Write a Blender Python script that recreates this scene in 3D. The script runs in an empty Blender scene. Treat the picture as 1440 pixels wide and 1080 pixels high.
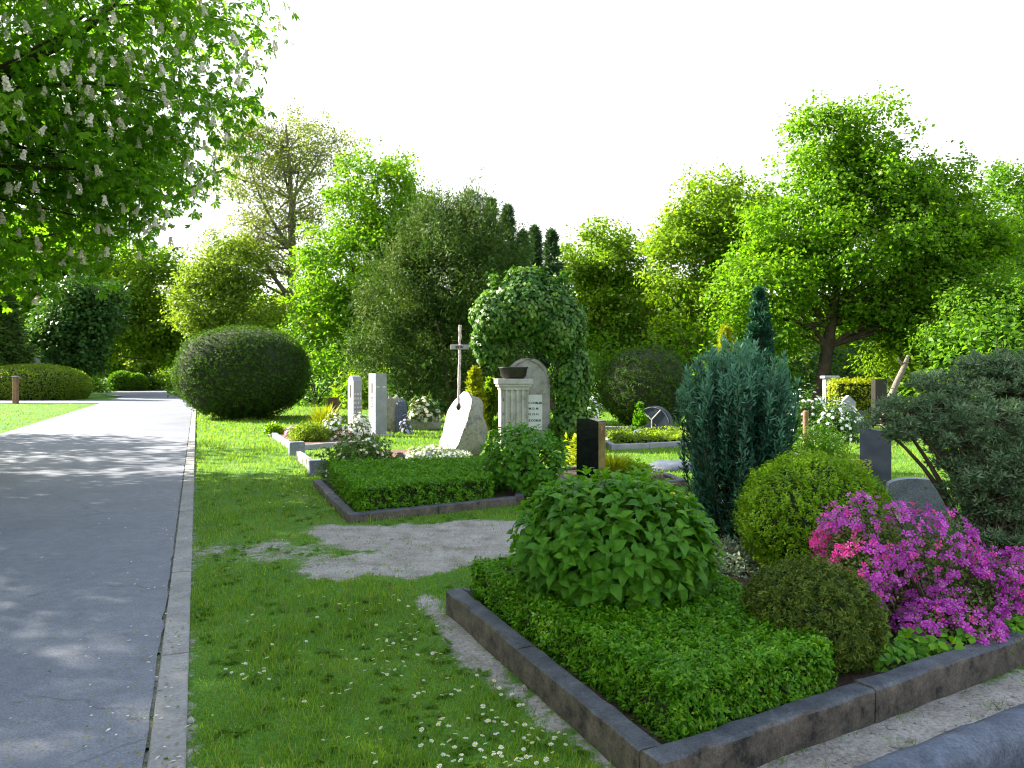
import bpy, math, random
import numpy as np
from mathutils import Vector, Matrix, noise as mnoise

# ------------------------------------------------------------------ camera, sky, sun, exposure
SC = bpy.context.scene
COL = SC.collection
F = 1080.0            # focal length in photo pixels (1440 wide)
HOR = 525.0           # horizon row in the photo
EYE = 1.65            # eye height in metres
cam_data = bpy.data.cameras.new("camera")
cam_data.sensor_width = 36.0
cam_data.lens = 36.0 * F / 1440.0
cam_data.shift_y = -(540.0 - HOR) / 1440.0
cam_data.clip_start = 0.05
cam_data.clip_end = 2000.0
cam = bpy.data.objects.new("camera", cam_data)
COL.objects.link(cam)
cam.location = (0, 0, EYE)
cam.rotation_euler = (math.radians(90), 0, 0)
SC.camera = cam

SUN_EL = math.radians(30.0)
SUN_AZ = math.radians(20.0)          # beyond straight left of the camera
to_sun = Vector((-math.cos(SUN_AZ) * math.cos(SUN_EL), math.sin(SUN_AZ) * math.cos(SUN_EL), math.sin(SUN_EL)))
world = bpy.data.worlds.new("World")
SC.world = world
world.use_nodes = True
wn = world.node_tree.nodes
wl = world.node_tree.links
wn.clear()
sky = wn.new("ShaderNodeTexSky")
sky.sky_type = 'NISHITA'
sky.sun_disc = False
sky.sun_elevation = SUN_EL
sky.sun_rotation = math.atan2(to_sun.x, to_sun.y)
sky.dust_density = 2.0
sky.air_density = 1.0
sky.ozone_density = 1.0
sky_bg = wn.new("ShaderNodeBackground")
sky_bg.inputs['Strength'].default_value = 0.15
sky_out = wn.new("ShaderNodeOutputWorld")
# spring haze: the sky is nearly white, no part of it brighter than the veil
EXPOSURE = 2.68
SKY_S = 0.15
bw = wn.new("ShaderNodeRGBToBW")
haze_mix = wn.new("ShaderNodeMix")
haze_mix.data_type = 'RGBA'
haze_mix.inputs[0].default_value = 0.48
veil = wn.new("ShaderNodeMix")
veil.data_type = 'RGBA'
veil.blend_type = 'DARKEN'
veil.inputs[0].default_value = 1.0
lim = 2.0 / 2 ** EXPOSURE / SKY_S
veil.inputs[7].default_value = (lim, lim, lim, 1.0)
wl.new(sky.outputs[0], bw.inputs[0])
wl.new(sky.outputs[0], haze_mix.inputs[6])
wl.new(bw.outputs[0], haze_mix.inputs[7])
wl.new(haze_mix.outputs[2], veil.inputs[6])
wl.new(veil.outputs[2], sky_bg.inputs[0])
wl.new(sky_bg.outputs[0], sky_out.inputs[0])

sun_data = bpy.data.lights.new("sun", 'SUN')
sun_data.energy = 3.8
sun_data.angle = math.radians(0.53)
sun_data.color = (1.0, 0.93, 0.78)
sun = bpy.data.objects.new("sun", sun_data)
COL.objects.link(sun)
sun.rotation_euler = (-to_sun).to_track_quat('-Z', 'Y').to_euler()
sun.location = to_sun * 60

SC.view_settings.view_transform = 'Standard'
SC.view_settings.look = 'None'
SC.view_settings.exposure = EXPOSURE
SC.view_settings.gamma = 1.0
SC.view_settings.use_curve_mapping = False
SC.render.engine = 'CYCLES'
SC.cycles.filter_width = 1.15
SC.cycles.max_bounces = 10
SC.cycles.diffuse_bounces = 7
SC.cycles.transparent_max_bounces = 4

R = np.random.RandomState(7)
random.seed(7)

# ------------------------------------------------------------------ pixel -> place
def G(x, y, h=0.0):
    Y = (EYE - h) * F / (y - HOR)
    return ((x - 720.0) / F * Y, Y)

def P(x, y, Y):
    return np.array([(x - 720.0) / F * Y, Y, EYE - (y - HOR) / F * Y])

# ------------------------------------------------------------------ materials
def newmat(name):
    m = bpy.data.materials.new(name)
    m.use_nodes = True
    m.node_tree.nodes.clear()
    return m, m.node_tree.nodes, m.node_tree.links

def rgba(c):
    return (c[0], c[1], c[2], 1.0)

def ramp(n, l, src, stops):
    r = n.new("ShaderNodeValToRGB")
    e = r.color_ramp.elements
    while len(e) < len(stops):
        e.new(0.5)
    for k, (p, c) in enumerate(stops):
        e[k].position = p
        e[k].color = rgba(c)
    l.new(src, r.inputs[0])
    return r.outputs[0]

def mixc(n, l, a, b, fac, mode='MIX'):
    m = n.new("ShaderNodeMix")
    m.data_type = 'RGBA'
    m.blend_type = mode
    for sock, v in ((m.inputs[6], a), (m.inputs[7], b)):
        if isinstance(v, tuple):
            sock.default_value = rgba(v)
        else:
            l.new(v, sock)
    if isinstance(fac, (int, float)):
        m.inputs[0].default_value = fac
    else:
        l.new(fac, m.inputs[0])
    return m.outputs[2]

def noise_tex(n, l, scale, detail=4.0, rough=0.55, coord='Object'):
    tc = n.new("ShaderNodeTexCoord")
    t = n.new("ShaderNodeTexNoise")
    t.inputs['Scale'].default_value = scale
    t.inputs['Detail'].default_value = detail
    t.inputs['Roughness'].default_value = rough
    l.new(tc.outputs[coord], t.inputs['Vector'])
    return t.outputs['Fac']

def leaf_mat(name, dark, mid, light, transl=0.35, rough=0.45, clump=0.6, spec=0.35, tint=(1.42, 1.42, 0.48), clump_scale=None):
    """leaf colour varies leaf by leaf and clump by clump; light passes through the blade"""
    m, n, l = newmat(name)
    geo = n.new("ShaderNodeNewGeometry")
    c1 = ramp(n, l, geo.outputs['Random Per Island'], [(0.0, dark), (0.45, mid), (1.0, light)])
    nf = noise_tex(n, l, clump_scale or clump, 3.0)
    c2 = ramp(n, l, nf, [(0.32, dark), (0.5, mid), (0.68, light)])
    c = mixc(n, l, c1, c2, 0.4)
    bs = n.new("ShaderNodeBsdfPrincipled")
    bs.inputs['Roughness'].default_value = rough
    bs.inputs['Specular IOR Level'].default_value = spec
    l.new(c, bs.inputs['Base Color'])
    tr = n.new("ShaderNodeBsdfTranslucent")
    tc = mixc(n, l, c, tint, 1.0, 'MULTIPLY')
    l.new(tc, tr.inputs['Color'])
    mx = n.new("ShaderNodeMixShader")
    mx.inputs[0].default_value = transl
    l.new(bs.outputs[0], mx.inputs[1])
    l.new(tr.outputs[0], mx.inputs[2])
    o = n.new("ShaderNodeOutputMaterial")
    l.new(mx.outputs[0], o.inputs[0])
    return m

def add_veins(m):
    """paler midrib and pressed-in side veins from the leaf's own across/along attribute"""
    n, l = m.node_tree.nodes, m.node_tree.links
    def math_(op, a, b=None):
        k = n.new("ShaderNodeMath")
        k.operation = op
        for i, v in enumerate((a, b)):
            if v is None:
                continue
            if isinstance(v, (int, float)):
                k.inputs[i].default_value = v
            else:
                l.new(v, k.inputs[i])
        return k.outputs[0]
    at = n.new("ShaderNodeAttribute")
    at.attribute_name = 'leafuv'
    sp = n.new("ShaderNodeSeparateXYZ")
    l.new(at.outputs['Vector'], sp.inputs[0])
    s = math_('ABSOLUTE', sp.outputs[0])
    ph = math_('SUBTRACT', math_('MULTIPLY', sp.outputs[1], 22.0), math_('MULTIPLY', s, 5.5))
    w = math_('ABSOLUTE', math_('SINE', ph))
    rib = math_('MINIMUM', math_('MULTIPLY', s, 7.0), 1.0)
    h = math_('MULTIPLY', math_('POWER', w, .5), rib)
    bp = n.new("ShaderNodeBump")
    bp.inputs['Strength'].default_value = .8
    bp.inputs['Distance'].default_value = .004
    l.new(h, bp.inputs['Height'])
    bs = [k for k in n if k.type == 'BSDF_PRINCIPLED'][0]
    l.new(bp.outputs[0], bs.inputs['Normal'])
    src = bs.inputs['Base Color'].links[0].from_socket
    pale = mixc(n, l, src, (1.5, 1.35, 1.3), 1.0, 'MULTIPLY')
    c = mixc(n, l, pale, src, math_('ADD', math_('MULTIPLY', h, .75), .25))
    l.new(c, bs.inputs['Base Color'])

def rough_mat(name, stops, scale=8.0, rough=0.85, bump=0.3, fine=60.0, spec=0.3, fine_amt=0.35, bump_dist=0.01, coat=0.0):
    m, n, l = newmat(name)
    a = noise_tex(n, l, scale, 6.0, 0.6)
    b = noise_tex(n, l, fine, 3.0, 0.7)
    c = ramp(n, l, a, stops)
    sp = ramp(n, l, b, [(0.3, (0.45, 0.45, 0.45)), (0.7, (1.5, 1.5, 1.5))])
    c = mixc(n, l, c, mixc(n, l, c, sp, 1.0, 'MULTIPLY'), fine_amt)
    bs = n.new("ShaderNodeBsdfPrincipled")
    bs.inputs['Roughness'].default_value = rough
    bs.inputs['Specular IOR Level'].default_value = spec
    bs.inputs['Coat Weight'].default_value = coat
    l.new(c, bs.inputs['Base Color'])
    if bump:
        mm = n.new("ShaderNodeMath")
        mm.operation = 'ADD'
        l.new(a, mm.inputs[0])
        l.new(b, mm.inputs[1])
        bp = n.new("ShaderNodeBump")
        bp.inputs['Strength'].default_value = bump
        bp.inputs['Distance'].default_value = bump_dist
        l.new(mm.outputs[0], bp.inputs['Height'])
        l.new(bp.outputs[0], bs.inputs['Normal'])
    o = n.new("ShaderNodeOutputMaterial")
    l.new(bs.outputs[0], o.inputs[0])
    return m

M = {}
def build_materials():
    # foliage
    M['chestnut'] = leaf_mat('chestnut_leaf', (.055, .16, .010), (.10, .25, .014), (.20, .37, .02), .62, clump=.35, spec=.2)
    M['maple'] = leaf_mat('maple_leaf', (.05, .14, .006), (.105, .235, .009), (.20, .35, .014), .58, clump=.45, spec=.2)
    M['lime'] = leaf_mat('lime_leaf', (.07, .145, .008), (.13, .24, .012), (.23, .35, .020), .58, clump=.4, spec=.2)
    M['midgreen'] = leaf_mat('mid_green_leaf', (.042, .125, .010), (.085, .20, .015), (.16, .29, .022), .54, clump=.4, spec=.2)
    M['olive'] = leaf_mat('olive_leaf', (.085, .15, .016), (.14, .22, .026), (.24, .33, .04), .58, clump=.4, spec=.2)
    M['pale'] = leaf_mat('pale_leaf', (.10, .14, .03), (.16, .21, .05), (.24, .29, .08), .45, clump=.4, spec=.2)
    M['darkgreen'] = leaf_mat('dark_green_leaf', (.020, .070, .016), (.042, .11, .024), (.085, .17, .034), .36, clump=.5, spec=.2)
    M['yew'] = leaf_mat('yew_needles', (.018, .054, .012), (.044, .098, .018), (.12, .18, .036), .28, clump=.7, rough=.6, spec=.15)
    M['conifer'] = leaf_mat('conifer_needles', (.020, .055, .024), (.036, .085, .036), (.075, .14, .055), .25, clump=.7, rough=.6, spec=.15)
    M['topiary'] = leaf_mat('clipped_yew_needles', (.022, .062, .008), (.044, .105, .012), (.10, .18, .02), .3, clump=3., rough=.65, spec=.1)
    M['cypress'] = leaf_mat('blue_cypress_scales', (.010, .050, .030), (.020, .080, .048), (.045, .13, .075), .2, clump=2.5, rough=.6, tint=(1.1, 1.3, .8), spec=.15)
    M['cypress_tip'] = leaf_mat('blue_cypress_young_scales', (.06, .18, .12), (.10, .25, .165), (.18, .34, .23), .25, clump=2.5, rough=.6, tint=(1.1, 1.3, .8), spec=.15)
    M['juniper'] = leaf_mat('juniper_needles', (.045, .11, .05), (.095, .18, .09), (.22, .29, .17), .26, clump=7., rough=.6, tint=(1.2, 1.2, .8), spec=.15)
    M['juniper_tip'] = leaf_mat('juniper_young_needles', (.085, .16, .08), (.15, .23, .12), (.30, .33, .22), .26, clump=9., rough=.6, tint=(1.2, 1.2, .8), spec=.15)
    M['boxball'] = leaf_mat('box_ball_leaf', (.05, .16, .003), (.16, .32, .005), (.34, .50, .012), .38, clump=26., spec=.2)
    M['box'] = leaf_mat('box_leaf', (.024, .115, .003), (.075, .24, .006), (.20, .40, .014), .38, clump=12., spec=.22)
    M['darkball'] = leaf_mat('dark_yew_ball_needles', (.022, .056, .008), (.060, .11, .013), (.22, .27, .032), .2, clump=16., rough=.6, spec=.15)
    M['hydrangea'] = leaf_mat('hydrangea_leaf', (.028, .125, .005), (.064, .215, .008), (.14, .33, .013), .4, clump=6., rough=.42, spec=.35)
    add_veins(M['hydrangea'])
    M['ivy'] = leaf_mat('ivy_leaf', (.020, .085, .014), (.050, .15, .022), (.17, .28, .034), .3, clump=2., rough=.45, spec=.3)
    M['azalea_leaf'] = leaf_mat('azalea_leaf', (.03, .08, .012), (.07, .12, .02), (.16, .15, .05), .3, clump=4., spec=.2)
    M['grass'] = leaf_mat('grass_blade', (.06, .15, .014), (.135, .255, .028), (.27, .385, .055), .52, clump=.9, rough=.6, spec=.15)
    M['dry'] = leaf_mat('dry_blade', (.16, .14, .05), (.24, .21, .08), (.30, .27, .11), .3, clump=3., spec=.15)
    M['gold'] = leaf_mat('golden_leaf', (.16, .20, .010), (.27, .32, .014), (.38, .42, .02), .35, clump=3., spec=.2)
    M['rose_leaf'] = leaf_mat('rose_leaf', (.028, .085, .018), (.06, .135, .026), (.15, .20, .045), .3, clump=3., spec=.2)
    M['silver'] = leaf_mat('variegated_leaf', (.10, .15, .09), (.22, .28, .18), (.45, .50, .38), .25, clump=6.)
    M['cream'] = leaf_mat('cream_blossom', (.50, .46, .30), (.70, .66, .50), (.80, .78, .66), .3, clump=6., tint=(1., 1., .9))
    M['white'] = leaf_mat('white_blossom', (.62, .62, .58), (.75, .75, .72), (.82, .82, .80), .25, clump=6., tint=(1., 1., 1.))
    M['candle'] = leaf_mat('chestnut_blossom', (.70, .62, .55), (.80, .75, .68), (.85, .83, .78), .4, clump=3., tint=(1., .95, .9))
    M['azalea'] = leaf_mat('azalea_blossom', (.36, .025, .36), (.52, .06, .50), (.76, .27, .72), .34, clump=6., rough=.6, tint=(1.1, .8, 1.), spec=.15)
    M['azalea_pink'] = leaf_mat('azalea_pink_blossom', (.66, .03, .26), (.75, .06, .38), (.80, .20, .55), .3, clump=3., rough=.6, tint=(1.1, .8, 1.), spec=.15)
    M['pink'] = leaf_mat('pink_blossom', (.6, .2, .4), (.7, .3, .5), (.75, .45, .6), .25, clump=6., tint=(1., 1., 1.))
    M['yellow'] = leaf_mat('yellow_blossom', (.65, .50, .03), (.75, .62, .04), (.80, .70, .08), .25, clump=6., tint=(1., 1., .8))
    M['lavender'] = leaf_mat('lavender_blossom', (.30, .24, .50), (.42, .36, .62), (.6, .55, .75), .2, clump=6., tint=(1., 1., 1.))
    # wood
    M['bark'] = rough_mat('brown_bark', [(.3, (.03, .022, .015)), (.7, (.09, .065, .045))], 3., .9, .8, 25., bump_dist=.03)
    M['bark_pale'] = rough_mat('pale_bark', [(.3, (.09, .075, .06)), (.7, (.22, .19, .16))], 2.5, .9, .6, 20., bump_dist=.03)
    M['twig'] = rough_mat('twig_bark', [(.3, (.035, .028, .018)), (.7, (.10, .075, .05))], 8., .9, .5)
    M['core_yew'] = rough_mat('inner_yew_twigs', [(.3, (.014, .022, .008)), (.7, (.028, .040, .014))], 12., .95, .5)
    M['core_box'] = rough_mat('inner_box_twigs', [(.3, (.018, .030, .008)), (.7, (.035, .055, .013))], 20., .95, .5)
    M['wood_post'] = rough_mat('weathered_post_wood', [(.3, (.14, .07, .04)), (.7, (.26, .15, .09))], 6., .85, .5)
    # stone and mineral
    M['granite_grey'] = rough_mat('grey_granite', [(.3, (.19, .195, .215)), (.7, (.29, .295, .315))], 4., .6, .15, 90., fine_amt=.4)
    M['granite_black'] = rough_mat('polished_black_granite', [(.3, (.006, .006, .007)), (.7, (.014, .014, .016))], 6., .08, 0, 120., spec=.5)
    M['golden_gleam'] = rough_mat('painted_golden_gleam', [(.3, (.10, .055, .025)), (.7, (.22, .14, .07))], 6., .12, 0, 60., spec=.6)  # brown colour paints in the golden gleam on the black stone's side
    M['granite_dark'] = rough_mat('dark_granite', [(.3, (.022, .028, .042)), (.7, (.05, .06, .085))], 5., .35, .05, 100., spec=.4)
    M['granite_blue'] = rough_mat('blue_grey_granite', [(.3, (.035, .045, .07)), (.7, (.10, .12, .165))], 7., .6, .5, 70., fine_amt=.8, bump_dist=.006)
    M['granite_weathered'] = rough_mat('weathered_blue_grey_stone', [(.3, (.10, .12, .16)), (.7, (.23, .25, .29))], 5., .7, .3, 60., fine_amt=.6)
    M['limestone'] = rough_mat('weathered_limestone', [(.28, (.13, .12, .10)), (.45, (.30, .285, .27)), (.75, (.44, .43, .42))], 4., .9, .4, 40.)
    M['boulder'] = rough_mat('boulder_stone', [(.3, (.10, .10, .085)), (.5, (.26, .25, .21)), (.75, (.17, .19, .10))], 5., .95, .9, 25., fine_amt=.5, bump_dist=.03)
    M['boulder_cut'] = rough_mat('pale_cut_stone', [(.3, (.55, .53, .51)), (.7, (.70, .68, .66))], 3., .9, .4, 25.)
    M['marble_panel'] = rough_mat('pale_inscription_panel', [(.3, (.55, .58, .58)), (.7, (.66, .68, .68))], 4., .6, .1)
    M['letter_black'] = rough_mat('black_lettering', [(.3, (.012, .012, .012)), (.7, (.02, .02, .02))], 8., .6, 0)
    M['letter_light'] = rough_mat('pale_lettering', [(.3, (.55, .55, .52)), (.7, (.65, .65, .62))], 8., .6, 0)
    M['iron_rust'] = rough_mat('rusted_iron', [(.35, (.30, .20, .19)), (.6, (.62, .54, .54))], 30., .8, .6)
    M['iron_dark'] = rough_mat('dark_metal', [(.3, (.012, .011, .010)), (.7, (.03, .027, .024))], 20., .5, .2)
    M['copper'] = rough_mat('lantern_brass', [(.3, (.22, .15, .07)), (.7, (.36, .26, .12))], 20., .35, .2)
    M['soil'] = rough_mat('bed_soil', [(.3, (.045, .030, .020)), (.7, (.11, .075, .052))], 10., .95, .9, 60., fine_amt=.6, bump_dist=.03)
    M['soil_red'] = rough_mat('reddish_bed_soil', [(.3, (.12, .065, .045)), (.7, (.22, .13, .095))], 10., .95, .9, 60., fine_amt=.6, bump_dist=.03)
    M['pebble'] = rough_mat('pebble_stone', [(.3, (.16, .145, .13)), (.7, (.34, .31, .28))], 30., .9, .3)
    M['dark_gravel'] = rough_mat('dark_gravel', [(.3, (.06, .06, .065)), (.7, (.16, .16, .17))], 30., .8, .3)
    M['concrete'] = rough_mat('concrete_edging', [(.3, (.19, .185, .19)), (.55, (.26, .25, .25)), (.8, (.31, .30, .29))], 3., .9, .4, 55., fine_amt=.45)
    M['grey_roof'] = rough_mat('blue_grey_slate', [(.3, (.16, .18, .22)), (.7, (.28, .30, .34))], 12., .5, .2)
    # kerb: weathered dark top, earth-stained side
    m, n, l = newmat('weathered_kerb')
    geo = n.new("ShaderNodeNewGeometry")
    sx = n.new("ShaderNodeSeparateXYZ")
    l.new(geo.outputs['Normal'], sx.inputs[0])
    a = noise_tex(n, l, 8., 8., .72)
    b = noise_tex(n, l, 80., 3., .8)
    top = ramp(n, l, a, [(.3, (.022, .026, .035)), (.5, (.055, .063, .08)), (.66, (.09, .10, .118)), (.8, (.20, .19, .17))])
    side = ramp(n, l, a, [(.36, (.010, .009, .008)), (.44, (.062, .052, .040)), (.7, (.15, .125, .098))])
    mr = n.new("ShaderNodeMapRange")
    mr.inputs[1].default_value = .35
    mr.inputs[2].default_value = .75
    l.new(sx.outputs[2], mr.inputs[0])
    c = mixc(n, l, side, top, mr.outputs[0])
    sp = ramp(n, l, b, [(.3, (.5, .5, .5)), (.7, (1.45, 1.45, 1.45))])
    c = mixc(n, l, c, mixc(n, l, c, sp, 1., 'MULTIPLY'), .8)
    bs = n.new("ShaderNodeBsdfPrincipled")
    bs.inputs['Roughness'].default_value = .8
    l.new(c, bs.inputs['Base Color'])
    bp = n.new("ShaderNodeBump")
    bp.inputs['Strength'].default_value = .5
    bp.inputs['Distance'].default_value = .008
    mm = n.new("ShaderNodeMath")
    l.new(a, mm.inputs[0])
    l.new(b, mm.inputs[1])
    l.new(mm.outputs[0], bp.inputs['Height'])
    l.new(bp.outputs[0], bs.inputs['Normal'])
    o = n.new("ShaderNodeOutputMaterial")
    l.new(bs.outputs[0], o.inputs[0])
    M['kerb'] = m
    # asphalt
    m, n, l = newmat('old_asphalt')
    a = noise_tex(n, l, .7, 5., .6)
    b = noise_tex(n, l, 90., 2., .8)
    d = noise_tex(n, l, 9., 5., .7)
    c = ramp(n, l, a, [(.3, (.110, .122, .165)), (.7, (.155, .168, .212))])
    sp = ramp(n, l, b, [(.3, (.45, .45, .45)), (.5, (1., 1., 1.)), (.72, (1.7, 1.7, 1.7))])
    c = mixc(n, l, c, mixc(n, l, c, sp, 1., 'MULTIPLY'), .6)
    s2 = ramp(n, l, d, [(.3, (.78, .78, .78)), (.7, (1.12, 1.1, 1.08))])
    c = mixc(n, l, c, s2, 1., 'MULTIPLY')
    bs = n.new("ShaderNodeBsdfPrincipled")
    tcv = n.new("ShaderNodeTexCoord")
    vo = n.new("ShaderNodeTexVoronoi")
    vo.feature = 'DISTANCE_TO_EDGE'
    vo.inputs['Scale'].default_value = .55
    wob = n.new("ShaderNodeTexNoise")
    wob.inputs['Scale'].default_value = 2.5
    wob.inputs['Detail'].default_value = 6.
    l.new(tcv.outputs['Object'], wob.inputs['Vector'])
    l.new(mixc(n, l, tcv.outputs['Object'], wob.outputs['Color'], .25), vo.inputs['Vector'])
    ck = ramp(n, l, vo.outputs['Distance'], [(.0, (.62, .62, .62)), (.007, (1., 1., 1.))])
    c = mixc(n, l, c, mixc(n, l, c, ck, 1., 'MULTIPLY'), ramp(n, l, a, [(.48, (0, 0, 0)), (.58, (1, 1, 1))]))
    bs.inputs['Roughness'].default_value = .72
    bs.inputs['Specular IOR Level'].default_value = .5
    l.new(c, bs.inputs['Base Color'])
    bp = n.new("ShaderNodeBump")
    bp.inputs['Strength'].default_value = .5
    bp.inputs['Distance'].default_value = .006
    l.new(b, bp.inputs['Height'])
    l.new(bp.outputs[0], bs.inputs['Normal'])
    o = n.new("ShaderNodeOutputMaterial")
    l.new(bs.outputs[0], o.inputs[0])
    M['asphalt'] = m
    # lawn soil with bare gravel by attribute
    for key, attr in (('lawn', True), ('ground', False)):
        m, n, l = newmat(key + '_earth')
        a = noise_tex(n, l, 1.3, 6., .65)
        b = noise_tex(n, l, 45., 4., .7)
        g = ramp(n, l, a, [(.3, (.045, .12, .014)), (.55, (.075, .17, .02)), (.8, (.15, .19, .05))])
        sp = ramp(n, l, b, [(.3, (.4, .4, .4)), (.7, (1.6, 1.6, 1.5))])
        g = mixc(n, l, g, mixc(n, l, g, sp, 1., 'MULTIPLY'), .7)
        if attr:
            at = n.new("ShaderNodeAttribute")
            at.attribute_name = 'bare'
            e = noise_tex(n, l, 3.5, 6., .7)
            sand = ramp(n, l, e, [(.3, (.17, .15, .135)), (.5, (.27, .25, .235)), (.75, (.37, .35, .335))])
            sand = mixc(n, l, sand, mixc(n, l, sand, sp, 1., 'MULTIPLY'), .6)
            e2 = noise_tex(n, l, 14., 5., .75)
            ad = n.new("ShaderNodeMath")
            ad.operation = 'MULTIPLY_ADD'
            l.new(e2, ad.inputs[0])
            ad.inputs[1].default_value = 1.3
            l.new(at.outputs['Fac'], ad.inputs[2])
            mr = n.new("ShaderNodeMapRange")
            mr.inputs[1].default_value = 1.0
            mr.inputs[2].default_value = 1.3
            l.new(ad.outputs[0], mr.inputs[0])
            g = mixc(n, l, g, sand, mr.outputs[0])
        bs = n.new("ShaderNodeBsdfPrincipled")
        bs.inputs['Roughness'].default_value = .95
        bs.inputs['Specular IOR Level'].default_value = .15
        l.new(g, bs.inputs['Base Color'])
        bp = n.new("ShaderNodeBump")
        bp.inputs['Strength'].default_value = .7
        bp.inputs['Distance'].default_value = .015
        l.new(b, bp.inputs['Height'])
        l.new(bp.outputs[0], bs.inputs['Normal'])
        o = n.new("ShaderNodeOutputMaterial")
        l.new(bs.outputs[0], o.inputs[0])
        M[key] = m
build_materials()

# ------------------------------------------------------------------ mesh helpers
def fast_mesh(name, verts, faces, mats, smooth=False, midx=None):
    """faces: (n,k) array of one face size"""
    verts = np.asarray(verts, dtype=np.float32)
    faces = np.asarray(faces, dtype=np.int32)
    me = bpy.data.meshes.new(name)
    nf, k = faces.shape
    me.vertices.add(len(verts))
    me.vertices.foreach_set('co', verts.ravel())
    me.loops.add(nf * k)
    me.loops.foreach_set('vertex_index', faces.ravel())
    me.polygons.add(nf)
    me.polygons.foreach_set('loop_start', np.arange(0, nf * k, k, dtype=np.int32))
    me.polygons.foreach_set('loop_total', np.full(nf, k, dtype=np.int32))
    if smooth:
        me.polygons.foreach_set('use_smooth', np.ones(nf, dtype=bool))
    for mt in (mats if isinstance(mats, (list, tuple)) else [mats]):
        me.materials.append(mt)
    if midx is not None:
        me.polygons.foreach_set('material_index', np.asarray(midx, dtype=np.int32))
    me.update(calc_edges=True)
    return me

def pymesh(name, verts, faces, mats, smooth=False):
    me = bpy.data.meshes.new(name)
    me.from_pydata([tuple(map(float, v)) for v in verts], [], faces)
    for mt in (mats if isinstance(mats, (list, tuple)) else [mats]):
        me.materials.append(mt)
    if smooth:
        for p in me.polygons:
            p.use_smooth = True
    me.update()
    return me

def link(name, me, parent=None, loc=(0, 0, 0), rotz=0.0):
    o = bpy.data.objects.new(name, me)
    COL.objects.link(o)
    o.location = loc
    o.rotation_euler = (0, 0, rotz)
    if parent is not None:
        o.parent = parent
    return o

def tag(o, label, cat, group=None):
    o['label'] = label
    o['category'] = cat
    if group:
        o['group'] = group
    return o

def thing(name, label, cat, loc=(0, 0, 0), rotz=0.0, group=None):
    o = bpy.data.objects.new(name, None)
    COL.objects.link(o)
    o.empty_display_size = 0.2
    o.location = loc
    o.rotation_euler = (0, 0, rotz)
    return tag(o, label, cat, group)

def dup(root, loc, rotz, scale, label, group=None):
    r = root.copy()
    COL.objects.link(r)
    r.location = loc
    r.rotation_euler = (0, 0, rotz)
    r.scale = scale if isinstance(scale, tuple) else (scale,) * 3
    r['label'] = label
    if group:
        r['group'] = group
    elif 'group' in r:
        del r['group']
    for ch in list(root.children):
        c = ch.copy()
        COL.objects.link(c)
        c.parent = r
        for g in list(ch.children):
            d = g.copy()
            COL.objects.link(d)
            d.parent = c
    return r

def nrm(v):
    return v / np.maximum(np.linalg.norm(v, axis=-1, keepdims=True), 1e-9)

def rdirs(n, rs=None):
    return nrm((rs or R).normal(size=(n, 3)))

def leaf_quads(pos, n, t, L, W, fold=.18, curl=.1, widest=.45):
    """one folded four-cornered blade for each position"""
    N = len(pos)
    L = np.broadcast_to(np.asarray(L, float), (N,))[:, None]
    W = np.broadcast_to(np.asarray(W, float), (N,))[:, None]
    n = nrm(n)
    t = nrm(t - n * (t * n).sum(1, keepdims=True) + 1e-6)
    b = np.cross(n, t)
    mid = pos + t * L * widest
    v = np.stack([pos, mid + b * W * .5 + n * W * fold, pos + t * L - n * L * curl, mid - b * W * .5 + n * W * fold], 1)
    f = np.arange(N * 4).reshape(N, 4)
    return v.reshape(-1, 3), f

def tube_geo(pts, radii, sides=6, cap=True):
    pts = np.asarray(pts, float)
    m = len(pts)
    tg = np.gradient(pts, axis=0)
    tg = nrm(tg)
    ref = np.array([1., 0, 0]) if abs(tg[0][2]) > .8 else np.array([0, 0, 1.])
    vs = []
    for i in range(m):
        a = nrm(np.cross(tg[i], ref))
        b = np.cross(tg[i], a)
        for k in range(sides):
            th = 2 * math.pi * k / sides
            vs.append(pts[i] + radii[i] * (math.cos(th) * a + math.sin(th) * b))
    fs = []
    for i in range(m - 1):
        for k in range(sides):
            k2 = (k + 1) % sides
            fs.append((i * sides + k, i * sides + k2, (i + 1) * sides + k2, (i + 1) * sides + k))
    return np.array(vs), fs

class Tubes:
    def __init__(s):
        s.v, s.f, s.n = [], [], 0
    def add(s, pts, radii, sides=6):
        v, f = tube_geo(pts, radii, sides)
        s.v.append(v)
        s.f += [tuple(i + s.n for i in q) for q in f]
        s.n += len(v)
    def mesh(s, name, mat, smooth=True):
        return fast_mesh(name, np.concatenate(s.v), np.array(s.f), mat, smooth)

def bezier(p0, p1, p2, n):
    t = np.linspace(0, 1, n)[:, None]
    p0, p1, p2 = map(lambda q: np.asarray(q, float), (p0, p1, p2))
    return (1 - t) ** 2 * p0 + 2 * t * (1 - t) * p1 + t * t * p2

def blob_geo(c, r, nu=28, nv=16, amp=.05, freq=1.5, power=2.0, zmin=None):
    """lumpy ellipsoid, power > 2 makes it boxier"""
    vs, fs = [], []
    for j in range(nv + 1):
        ph = math.pi * j / nv
        for i in range(nu):
            th = 2 * math.pi * i / nu
            d = np.array([math.sin(ph) * math.cos(th), math.sin(ph) * math.sin(th), math.cos(ph)])
            k = (np.abs(d) ** power).sum() ** (-1.0 / power)
            q = d * k
            s = 1 + amp * mnoise.noise(Vector(q * freq + np.array(c)))
            p = np.array(c) + q * np.array(r) * s
            if zmin is not None and p[2] < zmin:
                p[2] = zmin
            vs.append(p)
    for j in range(nv):
        for i in range(nu):
            i2 = (i + 1) % nu
            fs.append((j * nu + i, (j + 1) * nu + i, (j + 1) * nu + i2, j * nu + i2))
    return np.array(vs), np.array(fs)

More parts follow.
